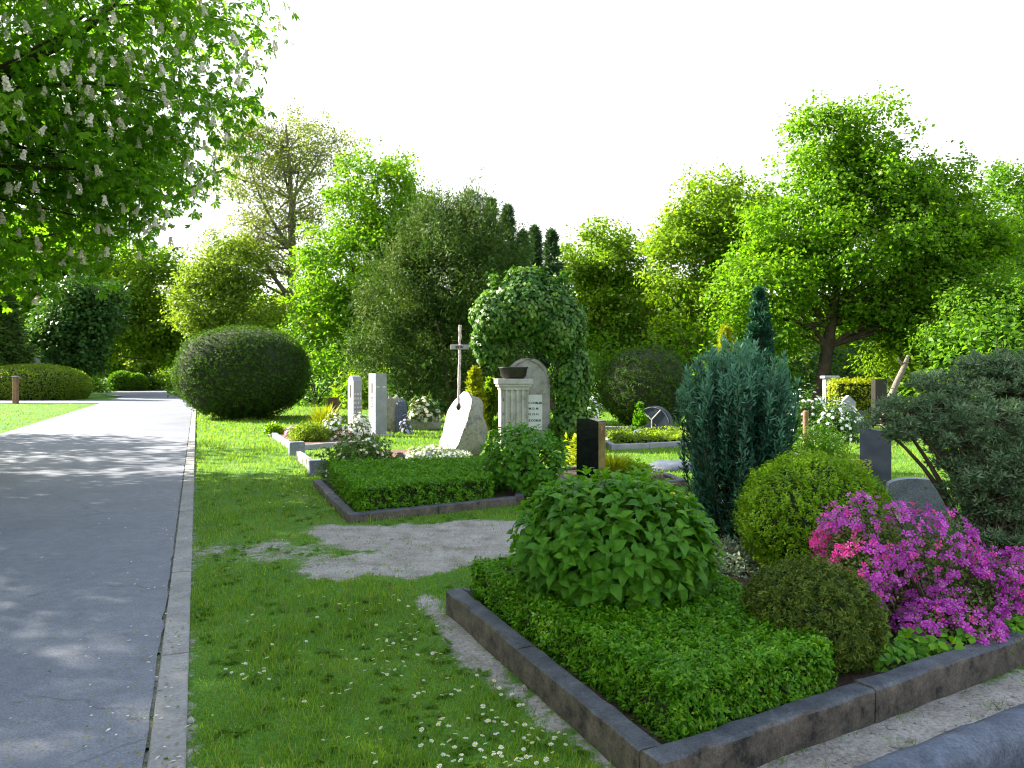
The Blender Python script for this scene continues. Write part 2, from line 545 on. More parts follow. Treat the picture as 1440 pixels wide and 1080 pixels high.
def shell_points(n, c, r, power=2.0, amp=.05, freq=1.5, zmin=None, rs=None):
    """points and outward normals on a lumpy (super)ellipsoid"""
    rs = rs or R
    r = np.asarray(r, float)
    d = rdirs(int(n * 1.6), rs)
    # even out by area roughly
    k = (np.abs(d) ** power).sum(1, keepdims=True) ** (-1.0 / power)
    q = d * k
    ph = rs.uniform(0, 6.28, 6)
    lump = 1 + amp * .5 * (np.sin(q[:, 0] * freq * 3 + ph[0]) * np.sin(q[:, 1] * freq * 3 + ph[1]) + np.sin(q[:, 2] * freq * 4 + ph[2]) * np.sin(q[:, 0] * freq * 5 + ph[3]))
    p = np.asarray(c) + q * r * lump[:, None]
    nn = nrm(np.sign(q) * np.abs(q) ** (power - 1) / r)
    ok = np.ones(len(p), bool) if zmin is None else p[:, 2] > zmin
    return p[ok][:n], nn[ok][:n]

def prism_geo(section, p0, p1):
    """extrude a 2D section (across, up) from p0 to p1"""
    p0, p1 = np.asarray(p0, float), np.asarray(p1, float)
    d = nrm(p1 - p0)
    a = nrm(np.cross(d, [0, 0, 1.]))
    up = np.array([0, 0, 1.])
    k = len(section)
    v = [p0 + a * x + up * z for x, z in section] + [p1 + a * x + up * z for x, z in section]
    f = [tuple(range(k))[::-1], tuple(range(k, 2 * k))]
    for i in range(k):
        j = (i + 1) % k
        f.append((i, j, k + j, k + i))
    return v, f

def box_geo(c, s, bev=0.0):
    """box centred in x,y with base at c.z; chamfered all round the top and the upright edges"""
    x, y, z = c
    a, b, h = s[0] / 2, s[1] / 2, s[2]
    if bev <= 0:
        v = [(x + i * a, y + j * b, z + k * h) for k in (0, 1) for i, j in ((-1, -1), (1, -1), (1, 1), (-1, 1))]
        return v, [(3, 2, 1, 0), (4, 5, 6, 7), (0, 1, 5, 4), (1, 2, 6, 5), (2, 3, 7, 6), (3, 0, 4, 7)]
    e = bev
    def ring(ins, zz):
        A, B = a - ins, b - ins
        return [(x - A + e, y - B, zz), (x + A - e, y - B, zz), (x + A, y - B + e, zz), (x + A, y + B - e, zz), (x + A - e, y + B, zz), (x - A + e, y + B, zz), (x - A, y + B - e, zz), (x - A, y - B + e, zz)]
    v = ring(0, z) + ring(0, z + h - e) + ring(e, z + h)
    f = [tuple(range(8))[::-1], tuple(range(16, 24))]
    for r0 in (0, 8):
        for i in range(8):
            j = (i + 1) % 8
            f.append((r0 + i, r0 + j, r0 + 8 + j, r0 + 8 + i))
    return v, f

def box(name, c, s, mat, parent=None, bev=.012):
    v, f = box_geo(c, s, bev)
    return link(name, pymesh(name, v, f, mat), parent)

def poly_sdf(x, y, poly):
    """signed distance (negative inside) of points to a polygon"""
    poly = np.asarray(poly, float)
    d = np.full(x.shape, 1e9)
    inside = np.zeros(x.shape, bool)
    m = len(poly)
    for i in range(m):
        ax, ay = poly[i]
        bx, by = poly[(i + 1) % m]
        ex, ey = bx - ax, by - ay
        t = np.clip(((x - ax) * ex + (y - ay) * ey) / (ex * ex + ey * ey + 1e-12), 0, 1)
        d = np.minimum(d, np.hypot(x - ax - t * ex, y - ay - t * ey))
        c = ((ay > y) != (by > y)) & (x < (bx - ax) * (y - ay) / (by - ay + 1e-12) + ax)
        inside ^= c
    return np.where(inside, -d, d)

_ph = np.random.RandomState(3).uniform(0, 6.28, (16, 3))
def vnoise(x, y, s=1.0):
    """cheap smooth noise about -1..1"""
    o = np.zeros(np.shape(x))
    for i in range(8):
        a = _ph[i, 0]
        k = s * (1 + .37 * i)
        o += np.sin((x * math.cos(a) + y * math.sin(a)) * k + _ph[i, 1]) * np.sin((x * math.sin(a + 1) - y * math.cos(a + 1)) * k * .8 + _ph[i, 2]) / (1 + .25 * i)
    return o / 2.4

# ------------------------------------------------------------------ ground plan (metres)
def path_right(Y):
    return -.05 - .41 * Y
EDGE_W = .155
# bed corners, outer kerb line
B1 = [G(925, 1074, .16), G(628, 830, .16), (2.25, 6.95), G(1440, 898, .16)]
B1[3] = (2.95, 4.36)
B2 = [G(490, 724, .10), G(440, 674, .10), (.35, 12.9), G(735, 698, .10)]
GRAVEL = [G(415, 748), G(455, 739), G(560, 738), G(720, 731), (1.5, 8.9), (1.6, 7.6), G(760, 775), G(640, 803), G(560, 818), G(470, 816), G(425, 803), G(470, 786), G(520, 776), G(455, 764)]
FRONT_SAND = [(.35, 2.2), B1[0], B1[3], (3.6, 4.7), (4.5, 4.4), (4.5, 2.0), (1.0, 1.5)]
LEFT_SAND = [G(868, 1085), B1[0], B1[1], G(600, 828), G(590, 850), G(640, 905), G(700, 960), G(770, 1020)]

def bare_mask(x, y):
    w = vnoise(x, y, 3.0) * .13 + vnoise(x, y, 11.0) * .06
    b = np.clip(.5 - (poly_sdf(x, y, GRAVEL) + w * 1.3) / .2, 0, 1)
    b = np.maximum(b, np.clip(.5 - (poly_sdf(x, y, FRONT_SAND) + w * .5) / .12, 0, 1))
    b = np.maximum(b, np.clip(.5 - (poly_sdf(x, y, LEFT_SAND) + w * .6) / .14, 0, 1))
    # trodden grass at the path side
    cx, cy = G(380, 775)
    tr = np.exp(-(((x - cx) / 1.1) ** 2 + ((y - cy) / .9) ** 2)) * (.45 + .5 * vnoise(x, y, 7.))
    b = np.maximum(b, np.clip(tr, 0, .7))
    # thin strip of earth along the edging slabs
    dd = x - path_right(y)
    b = np.maximum(b, np.clip(1 - (dd + w * .5) / .07, 0, 1) * .6)
    return b

def struct(o):
    o['kind'] = 'structure'
    return o

def sheet(name, pts, z, mat):
    return struct(link(name, pymesh(name, [(x, y, z) for x, y in pts], [tuple(range(len(pts)))], mat)))

# ground
S = 900.0
sheet('ground', [(-S, -60), (S, -60), (S, S), (-S, S)], -.012, M['ground'])
# lawn near the camera (fine sheet)
gx = np.arange(-9, 9.01, .095)
gy = np.arange(1.2, 17.0, .095)
XX, YY = np.meshgrid(gx, gy)
bare = bare_mask(XX, YY)
ZZ = vnoise(XX, YY, 1.6) * .006
vv = np.stack([XX.ravel(), YY.ravel(), ZZ.ravel()], 1)
nx, ny = len(gx), len(gy)
ii = (np.arange(ny - 1)[:, None] * nx + np.arange(nx - 1)[None, :]).ravel()
ff = np.stack([ii, ii + 1, ii + nx + 1, ii + nx], 1)
cxq = vv[ff].mean(1)
ok = cxq[:, 0] > path_right(cxq[:, 1]) - EDGE_W - .06
me = fast_mesh('lawn', vv, ff[ok], M['lawn'], True)
at = me.attributes.new('bare', 'FLOAT', 'POINT')
at.data.foreach_set('value', bare.ravel().astype(np.float32))
struct(link('lawn', me))

# asphalt path and its far bend
def strip(name, left, right, z, mat):
    v = [(x, y, z) for x, y in left] + [(x, y, z) for x, y in right]
    k = len(left)
    f = [(i, k + i, k + i + 1, i + 1) for i in range(k - 1)]
    return struct(link(name, pymesh(name, v, f, mat)))
ys = [-12, -6, 0, 4, 8, 12, 16, 20, 24, 28, 31, 34, 38, 42, 46, 50]
rt = [(path_right(y) - EDGE_W - .018, y) for y in ys] + [(-22.6, 54), (-25.4, 57), (-29.6, 66), (-34, 75), (-41, 88), (-55, 100)]
lf = [(path_right(y) - 5.25, y) for y in ys] + [(-27.4, 54), (-30.3, 57), (-34.2, 66), (-38.2, 75), (-45, 90), (-57, 104)]
def fine_edge(pts, step, amp, seed):
    out = []
    rs_ = np.random.RandomState(seed)
    for (x0, y0), (x1, y1) in zip(pts[:-1], pts[1:]):
        k = max(1, int(abs(y1 - y0) / (step if 0 <= y0 < 24 else 4)))
        for i in range(k):
            t_ = i / k
            out.append((x0 + (x1 - x0) * t_ + (rs_.normal() * amp if 0 <= y0 < 24 else 0), y0 + (y1 - y0) * t_))
    return out + [pts[-1]]
lf2, rt2 = fine_edge(lf, .16, .0, 1), fine_edge(rt, .16, .006, 2)
strip('path', lf2, rt2, .020, M['asphalt'])
strip('side_path', [(-60, 46.5), (-24.2, 46.5)], [(-60, 42), (-22.4, 42)], .012, M['asphalt'])

# edging slabs along the path
edge = struct(bpy.data.objects.new('path_edging', None))
COL.objects.link(edge)
y = -2.0
k = 0
while y < 44:
    ln = .92
    y2 = y + ln
    a = (path_right(y + .004) - EDGE_W / 2, y + .004, 0)
    b = (path_right(y2 - .004) - EDGE_W / 2, y2 - .004, 0)
    h = .030 + random.uniform(-.004, .005)
    w = EDGE_W / 2 - .004
    sec = [(-w, -.05), (w, -.05), (w, h - .006), (w - .006, h), (-w + .006, h), (-w, h - .006)]
    v, f = prism_geo(sec, a, b)
    link('edging_slab', pymesh('edging_slab', v, f, M['concrete']), edge)
    y = y2
    k += 1

# ------------------------------------------------------------------ trees
def crown_geo(lobes, nclump, cr, per, L, W, seed, flat=.7, inner=.45, compound=1, droop=.0, up=.55, spread=.55, outward=.5, twig=6):
    """leaf clumps through the crown's volume -> blades, clump centres"""
    rs = np.random.RandomState(seed)
    lob = [(np.asarray(c, float), np.asarray(r, float)) for c, r in lobes]
    wts = np.array([(r[0] * r[2] + r[0] * r[1] + r[1] * r[2]) for c, r in lob])
    pick = rs.choice(len(lob), nclump, p=wts / wts.sum())
    C = np.stack([lob[i][0] for i in pick])
    RR = np.stack([lob[i][1] for i in pick])
    d = rdirs(nclump, rs)
    rad = rs.uniform(inner ** 2, 1.06 ** 2, (nclump, 1)) ** .5
    cc = C + d * RR * rad
    size = cr * rs.uniform(.55, 1.35, (nclump, 1))
    tw = max(1, per // twig)
    ti = np.repeat(np.arange(nclump), tw)
    td = rdirs(len(ti), rs)
    u = rs.uniform(.1, 1, (len(ti), 1)) ** .45
    tp = cc[ti] + td * u * size[ti] * np.array([1, 1, flat])
    sub = np.repeat(np.arange(len(ti)), twig)
    idx = ti[sub]
    dd = nrm(td[sub] + rs.normal(size=(len(sub), 3)) * .35)
    pos = tp[sub] + rs.normal(size=dd.shape) * L * (.75 if twig > 1 else 0)
    out = nrm(d[idx] + dd * .8)
    n = nrm(np.array([0, 0, up]) + out * outward + rs.normal(size=dd.shape) * spread)
    t = nrm(out + rs.normal(size=dd.shape) * .7 + np.array([0, 0, -droop]))
    sc = rs.uniform(.65, 1.3, len(idx))
    if compound > 1:       # leaflets fanned round one stalk
        V, Fc, off = [], [], 0
        n0 = nrm(n)
        t0 = nrm(t - n0 * (t * n0).sum(1, keepdims=True))
        b0 = np.cross(n0, t0)
        for k in range(compound):
            a = (k - (compound - 1) / 2) * .72
            tk = t0 * math.cos(a) + b0 * math.sin(a) - n0 * .28
            s = sc * (1 - .12 * abs(k - (compound - 1) / 2))
            v, f = leaf_quads(pos, n0 + tk * .25, tk, L * s, W * s, widest=.62)
            V.append(v)
            Fc.append(f + off)
            off += len(v)
        return np.concatenate(V), np.concatenate(Fc), cc, pick
    v, f = leaf_quads(pos, n, t, L * sc, W * sc)
    return v, f, cc, pick

def limbs(tb, trunk_pts, trunk_r, centres, n, rs, sag=.12, r0=.5, sides=5, start=.35, twigs=0):
    """bent limbs from the trunk to some of the clumps"""
    tp = np.asarray(trunk_pts, float)
    m = len(tp)
    sel = rs.choice(len(centres), min(n, len(centres)), replace=False)
    for i in sel:
        c = centres[i]
        # leave the trunk below the clump
        zs = tp[:, 2]
        want = c[2] - np.hypot(*(c[:2] - tp[-1][:2])) * rs.uniform(.5, .9)
        k = int(np.clip(np.searchsorted(zs, want), int(m * start), m - 2))
        p0 = tp[k]
        mid = (p0 + c) / 2 + rs.normal(size=3) * .12 * np.linalg.norm(c - p0) + np.array([0, 0, sag * np.linalg.norm(c - p0)])
        pts = bezier(p0, mid, c, 7)
        ra = trunk_r[k] * r0 * rs.uniform(.5, 1)
        tb.add(pts, np.linspace(ra, max(.012, ra * .12), 7), sides)
        for _ in range(twigs):
            q0 = pts[rs.randint(3, 6)]
            q1 = q0 + rdirs(1, rs)[0] * np.linalg.norm(c - p0) * .35 + np.array([0, 0, .3])
            tb.add(bezier(q0, (q0 + q1) / 2 + rs.normal(size=3) * .2, q1, 4), np.linspace(ra * .35, .012, 4), 4)

def trunk_line(base, top, bend, n=9):
    base, top = np.asarray(base, float), np.asarray(top, float)
    mid = (base + top) / 2 + np.asarray(bend, float)
    return bezier(base, mid, top, n)

def tree(name, label, base, lobes, mat, trunk_top, trunk_r=.25, bark='bark', nclump=160, cr=1.0, per=160, L=.2, W=.13, seed=1,
         nlimb=30, bend=(0, 0, 0), group=None, cat='tree', flat=.7, inner=.45, compound=1, droop=0., twigs=0, up=.55, spread=.55, outward=.5, r0=.5, fork=.3):
    base = np.array([base[0], base[1], 0.])
    rs = np.random.RandomState(seed + 100)
    t = thing(name, label, cat, tuple(base), 0, group)
    lo = [(np.asarray(c) - base, r) for c, r in lobes]
    v, f, cc, pick = crown_geo(lo, nclump, cr, per, L, W, seed, flat, inner, compound, droop, up, spread, outward, 2 if compound > 1 else 6)
    v[:, 2] = np.maximum(v[:, 2], .02)
    link('crown', fast_mesh('crown', v, f, M[mat]), t)
    tb = Tubes()
    tp = trunk_line((0, 0, -.1), np.asarray(trunk_top, float) - base, bend, 12)
    tr = trunk_r * (1 - .85 * np.linspace(0, 1, 12) ** .9)
    tr[0] *= 1.35
    tb.add(tp, tr, 9)
    per_l = max(3, nlimb // (len(lo) + 1))
    for li, (c_, r_) in enumerate(lo):
        mine = cc[pick == li]
        if len(mine) < 4:
            continue
        # a leader swings out from the trunk to each lobe of the crown and carries its limbs
        z0 = np.clip(c_[2] - r_[2] * 1.3 - np.hypot(c_[0] - tp[4][0], c_[1] - tp[4][1]) * .45, tp[-1][2] * fork, tp[-3][2])
        k = int(np.clip(np.searchsorted(tp[:, 2], z0), 2, 9))
        e = c_ + np.array([0, 0, r_[2] * .45])
        mid = tp[k] * .45 + e * .55 + np.array([(e[0] - tp[k][0]) * .18, 0, -.05 * (e[2] - tp[k][2])]) + rs.normal(size=3) * .15
        lp = bezier(tp[k], mid, e, 9)
        ra = tr[k] * .62
        lr = np.linspace(ra, ra * .18, 9)
        tb.add(lp, lr, 7)
        limbs(tb, lp, lr, mine, per_l, rs, twigs=twigs, r0=r0, start=.15)
    limbs(tb, tp, tr, cc, nlimb // 3, rs, twigs=twigs, r0=r0, start=fork)
    link('trunk', tb.mesh('trunk', M[bark]), t)
    return t, cc + base

def LB(px, py, rx, rz, Y, depth=None):
    s = Y / F
    return (P(px, py, Y), (rx * s, depth if depth else max(rx, rz) * s * .85, rz * s))

# near flowering chestnut, its trunk just outside the left edge
CH = (-11.0, 11.3)
ch_lobes = [((-11, 11.0, 9.0), (7.2, 5.5, 6.0)), ((-9.0, 11.4, 6.8), (4.8, 4.6, 3.6)), ((-6.4, 12.6, 7.0), (2.1, 2.6, 1.9)), ((-10.3, 12.0, 5.0), (3.9, 4.4, 1.9)), ((-6.9, 13.0, 5.4), (1.7, 2.0, 1.3)), ((-8.6, 13.0, 4.3), (2.0, 2.2, 1.1))]
chestnut, chc = tree('chestnut_tree', 'flowering horse chestnut with white candles overhanging the path, nearest tree at left', CH, ch_lobes, 'chestnut', (-10.8, 11.4, 13), .42,
                     nclump=620, cr=.88, per=52, L=.14, W=.058, seed=11, nlimb=80, compound=5, droop=.5, up=.7, inner=.42, r0=.45, flat=.6)
# blossom candles standing on the outside of the crown
def candle_mesh():
    rs = np.random.RandomState(5)
    n = 80
    h = rs.uniform(0, 1, n)
    a = rs.uniform(0, 6.28, n)
    rr = .045 * (1 - h * .85) + .006
    pos = np.stack([np.cos(a) * rr, np.sin(a) * rr, h * .19], 1)
    out = np.stack([np.cos(a), np.sin(a), np.full(n, .3)], 1)
    v, f = leaf_quads(pos, out + rs.normal(size=(n, 3)) * .3, np.stack([np.cos(a), np.sin(a), np.full(n, .8)], 1), .046, .038)
    return fast_mesh('blossom_candle', v, f, M['candle'])
cm = candle_mesh()
rs = np.random.RandomState(21)
cand = []
eye = np.array([0, 0, EYE])
dist = np.linalg.norm(chc - eye, axis=1)
ppx = np.stack([720 + F * chc[:, 0] / chc[:, 1], HOR - F * (chc[:, 2] - EYE) / chc[:, 1]], 1)
front = [i for i in range(len(chc)) if -60 < ppx[i, 0] < 470 and -60 < ppx[i, 1] < 460 and not ((np.hypot(*(ppx - ppx[i]).T) < 45) & (dist < dist[i] - 1.6)).any()]
while len(cand) < 295:      # blossoms stand on the outer, open side of the clumps
    c = chc[front[rs.randint(len(front))]]
    v_ = nrm(eye - c) * .75 + rdirs(1, rs)[0] * .75 + np.array([0, 0, .15])
    cand.append(c + nrm(v_) * rs.uniform(.75, 1.05))
for p in cand:
    o = link('blossom_candle', cm, chestnut, tuple(p - np.array([CH[0], CH[1], 0])))
    o.rotation_euler = (rs.normal() * .25, rs.normal() * .25, rs.uniform(0, 6))
    o.scale = (rs.uniform(.6, .85),) * 3
# avenue chestnut beside the viewer, then two unseen trees added to deepen path shade
dup(chestnut, (-9.6, -.6, 1.1), 2.4, .95, 'flowering horse chestnut beside the viewer, its shade falling over the near path')
dup(chestnut, (-17.5, 5.6, 0), 4.1, 1.0, 'flowering horse chestnut added unseen far left to shade the near path')
dup(chestnut, (-20.5, 10.6, 0), 1.2, .95, 'flowering horse chestnut added unseen farthest left to thicken the path shade')
young, _ = tree('chestnut_tree', 'young leafy chestnut at the left edge behind the overhanging crown', (-18.4, 18.8), [((-18.4, 18.8, 4.6), (3.6, 3.4, 2.6))], 'chestnut', (-18.4, 18.8, 6), .16,
                nclump=100, cr=.8, per=44, L=.2, W=.08, seed=12, nlimb=24, compound=5, droop=.4, up=.7)

# sparse pale tree with open branching
tree('plane_tree', 'tall open tree with pale branches and sparse leaves against the sky', (-14.8, 50), [LB(390, 200, 58, 56, 50), LB(350, 255, 50, 70, 50), LB(425, 240, 58, 80, 50), LB(465, 210, 38, 50, 50), LB(405, 330, 66, 70, 50), LB(345, 195, 40, 40, 50), LB(360, 360, 50, 50, 50)],
     'pale', P(402, 175, 50), .46, 'bark_pale', nclump=480, cr=.95, per=54, L=.17, W=.10, seed=21, nlimb=110, twigs=3, bend=(.9, 0, 0), inner=.15, spread=.9, r0=.55)
# green maple behind the yew
tree('maple_tree', 'rounded bright green tree rising behind the left side of the yew', (-8.6, 44), [LB(530, 285, 62, 82, 44), LB(490, 380, 68, 88, 44), LB(560, 350, 55, 80, 44), LB(462, 455, 52, 62, 44), LB(520, 470, 70, 60, 44)],
     'maple', P(520, 280, 44), .3, nclump=330, cr=.9, per=150, L=.19, W=.14, seed=31, nlimb=40)
# big yew
YEWB = (-2.0, 26.5)
yw = [LB(640, 380, 82, 100, 26.5), LB(570, 420, 66, 66, 26.5), LB(690, 390, 52, 95, 26.5), LB(560, 490, 62, 60, 26.5), LB(650, 500, 92, 66, 26.5), LB(615, 340, 55, 62, 26.5), LB(660, 310, 30, 38, 26.5)]
yb = np.array([YEWB[0], YEWB[1], 0])
yt = thing('yew_tree', 'large dark feathery yew behind the boulder and grey steles', 'tree', tuple(yb))
rs = np.random.RandomState(41)
v, f, yc, _ = crown_geo([(np.asarray(c) - yb, r) for c, r in yw], 560, .55, 150, .17, .036, 41, flat=.9, inner=.4, up=.1, spread=.7, outward=.4)
v[:, 2] = np.maximum(v[:, 2], .02)
link('crown', fast_mesh('crown', v, f, M['yew']), yt)
# feathery shoots that break the outline
V, Fc, off = [], [], 0
oc = yc[np.argsort(-np.linalg.norm((yc - yc.mean(0)) / np.array([3, 3, 3.2]), axis=1))[:330]]
for c in oc:
    d = nrm(c - yc.mean(0)) * np.array([.8, .8, .4]) + np.array([0, 0, .75])
    ln = rs.uniform(.5, 1.1)
    nn = 44
    s = rs.uniform(0, 1, nn)
    base = c + d * s[:, None] * ln + rs.normal(size=(nn, 3)) * .05
    t = nrm(d + rs.normal(size=(nn, 3)) * .55)
    vv_, f_ = leaf_quads(base, rdirs(nn, rs), t, .16 * (1.1 - .6 * s), .030)
    V.append(vv_)
    Fc.append(f_ + off)
    off += len(vv_)
V = np.concatenate(V)
V[:, 2] = np.maximum(V[:, 2], .02)
link('shoots', fast_mesh('shoots', V, np.concatenate(Fc), M['yew']), yt)
tb = Tubes()
tp = trunk_line((0, 0, -.1), (.1, 0, 6), (.3, 0, 0), 10)
tr = .3 * (1 - .8 * np.linspace(0, 1, 10))
tb.add(tp, tr, 9)
limbs(tb, tp, tr, yc, 46, rs, start=.1)
a = P(612, 450, 25.2) - yb
tb.add(bezier((-.1, -.3, .3), a + np.array([.3, .2, -.8]), a, 6), np.linspace(.09, .03, 6), 6)
link('trunk', tb.mesh('trunk', M['twig']), yt)

# dark spiky conifers behind the yew
def conifer(name, label, base, h, r, mat='conifer', n=9000, seed=1, L=.3, group=None, cat='conifer', up=.5, low=.05, W=.06):
    rs = np.random.RandomState(seed)
    t = thing(name, label, cat, (base[0], base[1], 0), 0, group)
    nb = max(40, n // 45)
    z = rs.uniform(low, 1, nb) ** .8
    a = rs.uniform(0, 6.28, nb)
    rad = r * (1 - z) ** .8 * rs.uniform(.75, 1.15, nb) + .03
    V, idx = [], np.repeat(np.arange(nb), 45)
    s = rs.uniform(.15, 1, len(idx))
    bx = np.cos(a)[idx] * rad[idx] * s
    by = np.sin(a)[idx] * rad[idx] * s
    bz = z[idx] * h + up * rad[idx] * s * .8
    pos = np.stack([bx, by, bz], 1) + rs.normal(size=(len(idx), 3)) * (r * .05)
    t_ = nrm(np.stack([np.cos(a)[idx], np.sin(a)[idx], np.full(len(idx), up * 1.6)], 1) + rs.normal(size=(len(idx), 3)) * .5)
    v, f = leaf_quads(pos, rdirs(len(idx), rs), t_, L * rs.uniform(.6, 1.2, len(idx)), W)
    v[:, 2] = np.maximum(v[:, 2], .02)
    link('crown', fast_mesh('crown', v, f, M[mat]), t)
    tb = Tubes()
    tb.add([(0, 0, -.05), (0, 0, h * .5), (0, 0, h * .98)], [r * .13, r * .08, .015], 7)
    for k in range(0, nb, 6):
        e = np.array([math.cos(a[k]) * rad[k], math.sin(a[k]) * rad[k], z[k] * h + up * rad[k] * .8])
        tb.add([(0, 0, z[k] * h), e * .5 + np.array([0, 0, z[k] * h * .5]), e], [.03, .02, .008], 4)
    link('trunk', tb.mesh('trunk', M['twig']), t)
    return t
for k, (px, py, w) in enumerate([(690, 282, 34), (714, 292, 36), (752, 322, 34), (776, 326, 36), (735, 330, 40)]):
    Y = 35 + (k % 3)
    b = P(px, py, Y)
    conifer('spruce_tree', ['dark spiky conifer touching the right side of the yew crown', 'tall dark conifer spire just right of the yew', 'dark conifer spire above the ivy, left of the pair', 'dark conifer behind the ivy, nearest the lime tree', 'lower dark conifer between the spires above the ivy'][k],
            (b[0], Y), b[2], w * Y / F * 1.0, n=12600, seed=50 + k, L=.26, W=.05, group='dark conifers behind the yew')

# lime tree right of the ivy
tree('lime_tree', 'yellow-green lime tree right of the ivy, behind the dark yew ball', (5.6, 46), [LB(850, 365, 58, 52, 46), LB(820, 420, 52, 60, 46), LB(880, 410, 55, 60, 46), LB(850, 465, 75, 50, 46)],
     'lime', P(850, 360, 46), .26, nclump=240, cr=1.0, per=138, L=.2, W=.15, seed=61, nlimb=36)
# right hand wood
tree('lime_tree', 'tall yellow-green tree at the left shoulder of the great maple', (11.4, 42), [LB(1000, 305, 62, 60, 42), LB(965, 370, 58, 78, 42), LB(1045, 330, 62, 80, 42), LB(990, 440, 80, 60, 42)],
     'lime', P(1000, 290, 42), .28, nclump=300, cr=1.0, per=144, L=.19, W=.14, seed=62, nlimb=36)
MP = P(1150, 556, 33)
mp_l = [LB(1205, 195, 62, 56, 33), LB(1160, 200, 52, 55, 33), LB(1190, 260, 95, 70, 33), LB(1290, 270, 72, 62, 33), LB(1330, 330, 72, 70, 33), LB(1120, 320, 78, 62, 33), LB(1215, 350, 130, 70, 33), LB(1090, 400, 80, 60, 33), LB(1310, 420, 95, 62, 33), LB(1380, 350, 40, 60, 33), LB(1250, 440, 90, 34, 33), LB(1080, 455, 70, 34, 33)]
tree('maple_tree', 'great bright green maple with a dark leaning trunk, tallest tree at right', (MP[0], 33), mp_l, 'maple', P(1205, 240, 33), .34, nclump=640, cr=.85, per=138, L=.17, W=.125, seed=71, nlimb=120, bend=(-.1, 0, 0), r0=.5, twigs=1, inner=.3)
tree('chestnut_tree', 'flowering chestnut dotted with white candles at the far right edge', (31, 46), [LB(1430, 310, 75, 85, 46), LB(1420, 400, 70, 70, 46), LB(1480, 360, 70, 110, 46)],
     'midgreen', P(1440, 280, 46), .32, nclump=230, cr=1.0, per=120, L=.24, W=.16, seed=81, nlimb=30)
tree('hazel_tree', 'dense mid green tree below the white-flowered chestnut at right', (18.2, 29), [LB(1400, 440, 80, 50, 29), LB(1360, 480, 80, 45, 29), LB(1440, 470, 60, 70, 29)], 'midgreen', P(1400, 420, 29), .16, nclump=200, cr=.75, per=120, L=.15, W=.10, seed=83, nlimb=30)
tree('hazel_tree', 'weeping pale yellow-green tree behind the leaning dead trunk', (17.4, 34), [LB(1280, 500, 60, 34, 34), LB(1330, 510, 60, 30, 34)], 'lime', P(1290, 480, 34), .12, nclump=120, cr=.7, per=70, L=.22, W=.1, seed=84, nlimb=24, droop=.9)
# left background
tree('ash_tree', 'olive green tree behind the great clipped yew dome', (-18.6, 48), [LB(322, 385, 52, 52, 48), LB(290, 430, 50, 50, 48), LB(340, 448, 58, 44, 48)], 'olive', P(325, 370, 48), .25, nclump=260, cr=.9, per=114, L=.21, W=.11, seed=91, nlimb=40)
tree('beech_tree', 'yellow-green tree over the far bend of the path', (-27.2, 64), [LB(215, 410, 62, 60, 64), LB(180, 455, 55, 50, 64), LB(235, 470, 45, 45, 64)], 'lime', P(210, 390, 64), .3, nclump=230, cr=1.2, per=114, L=.3, W=.2, seed=92, nlimb=30)
tree('hawthorn_tree', 'dark blue-green blossoming tree behind the low clipped dome at left', (-31.4, 55), [LB(95, 480, 52, 44, 55), LB(120, 430, 45, 40, 55)], 'darkgreen', P(100, 450, 55), .25, nclump=170, cr=1.0, per=110, L=.3, W=.2, seed=93, nlimb=24)
conifer('cedar_tree', 'dark drooping conifer at the far left edge', (-33.4, 50), 7.6, 2.6, 'yew', 13000, 94, .5, up=.05, W=.1)
tree('beech_tree', 'large bright tree at left seen beneath the chestnut canopy', (-43, 66), [LB(20, 380, 110, 70, 66), LB(90, 360, 90, 60, 66)], 'maple', P(20, 360, 66), .35, nclump=240, cr=1.5, per=105, L=.4, W=.3, seed=95, nlimb=30)
# wood along the far side: individuals that nothing tells apart
protos = []
for k, mt in enumerate(('midgreen', 'maple', 'olive')):
    t, _ = tree('woodland_tree', 'leafy tree in the wood closing the view far behind the graves', (0, 0), [((0, 0, 5.6), (3.6, 3.2, 3.2)), ((.8, 0, 3.4), (3.4, 3.0, 2.4)), ((-1.2, 0, 4.0), (3.2, 3.0, 2.8))], mt, (0, 0, 8), .22,
                nclump=150, cr=1.15, per=85, L=.4, W=.28, seed=200 + k, nlimb=22, group='trees of the far wood')
    protos.append(t)
rs = np.random.RandomState(9)
k = 0
for X in list(np.arange(-62, 66, 5.2)) + [-71, -66, -61, -56, -51, -47]:
    Y = 78 + rs.uniform(-6, 6) - .07 * X
    if -44 < X < -30 or k > 24:
        Y = 113 + rs.uniform(-3, 3)
    p = protos[k % 3]
    sc_ = rs.uniform(.95, 1.35)
    if k < 3:
        p.location = (X, Y, 0)
        p.rotation_euler = (0, 0, rs.uniform(0, 6))
        p.scale = (sc_,) * 3
    else:
        dup(p, (X, Y, 0), rs.uniform(0, 6), sc_, p['label'], p['group'])
    k += 1

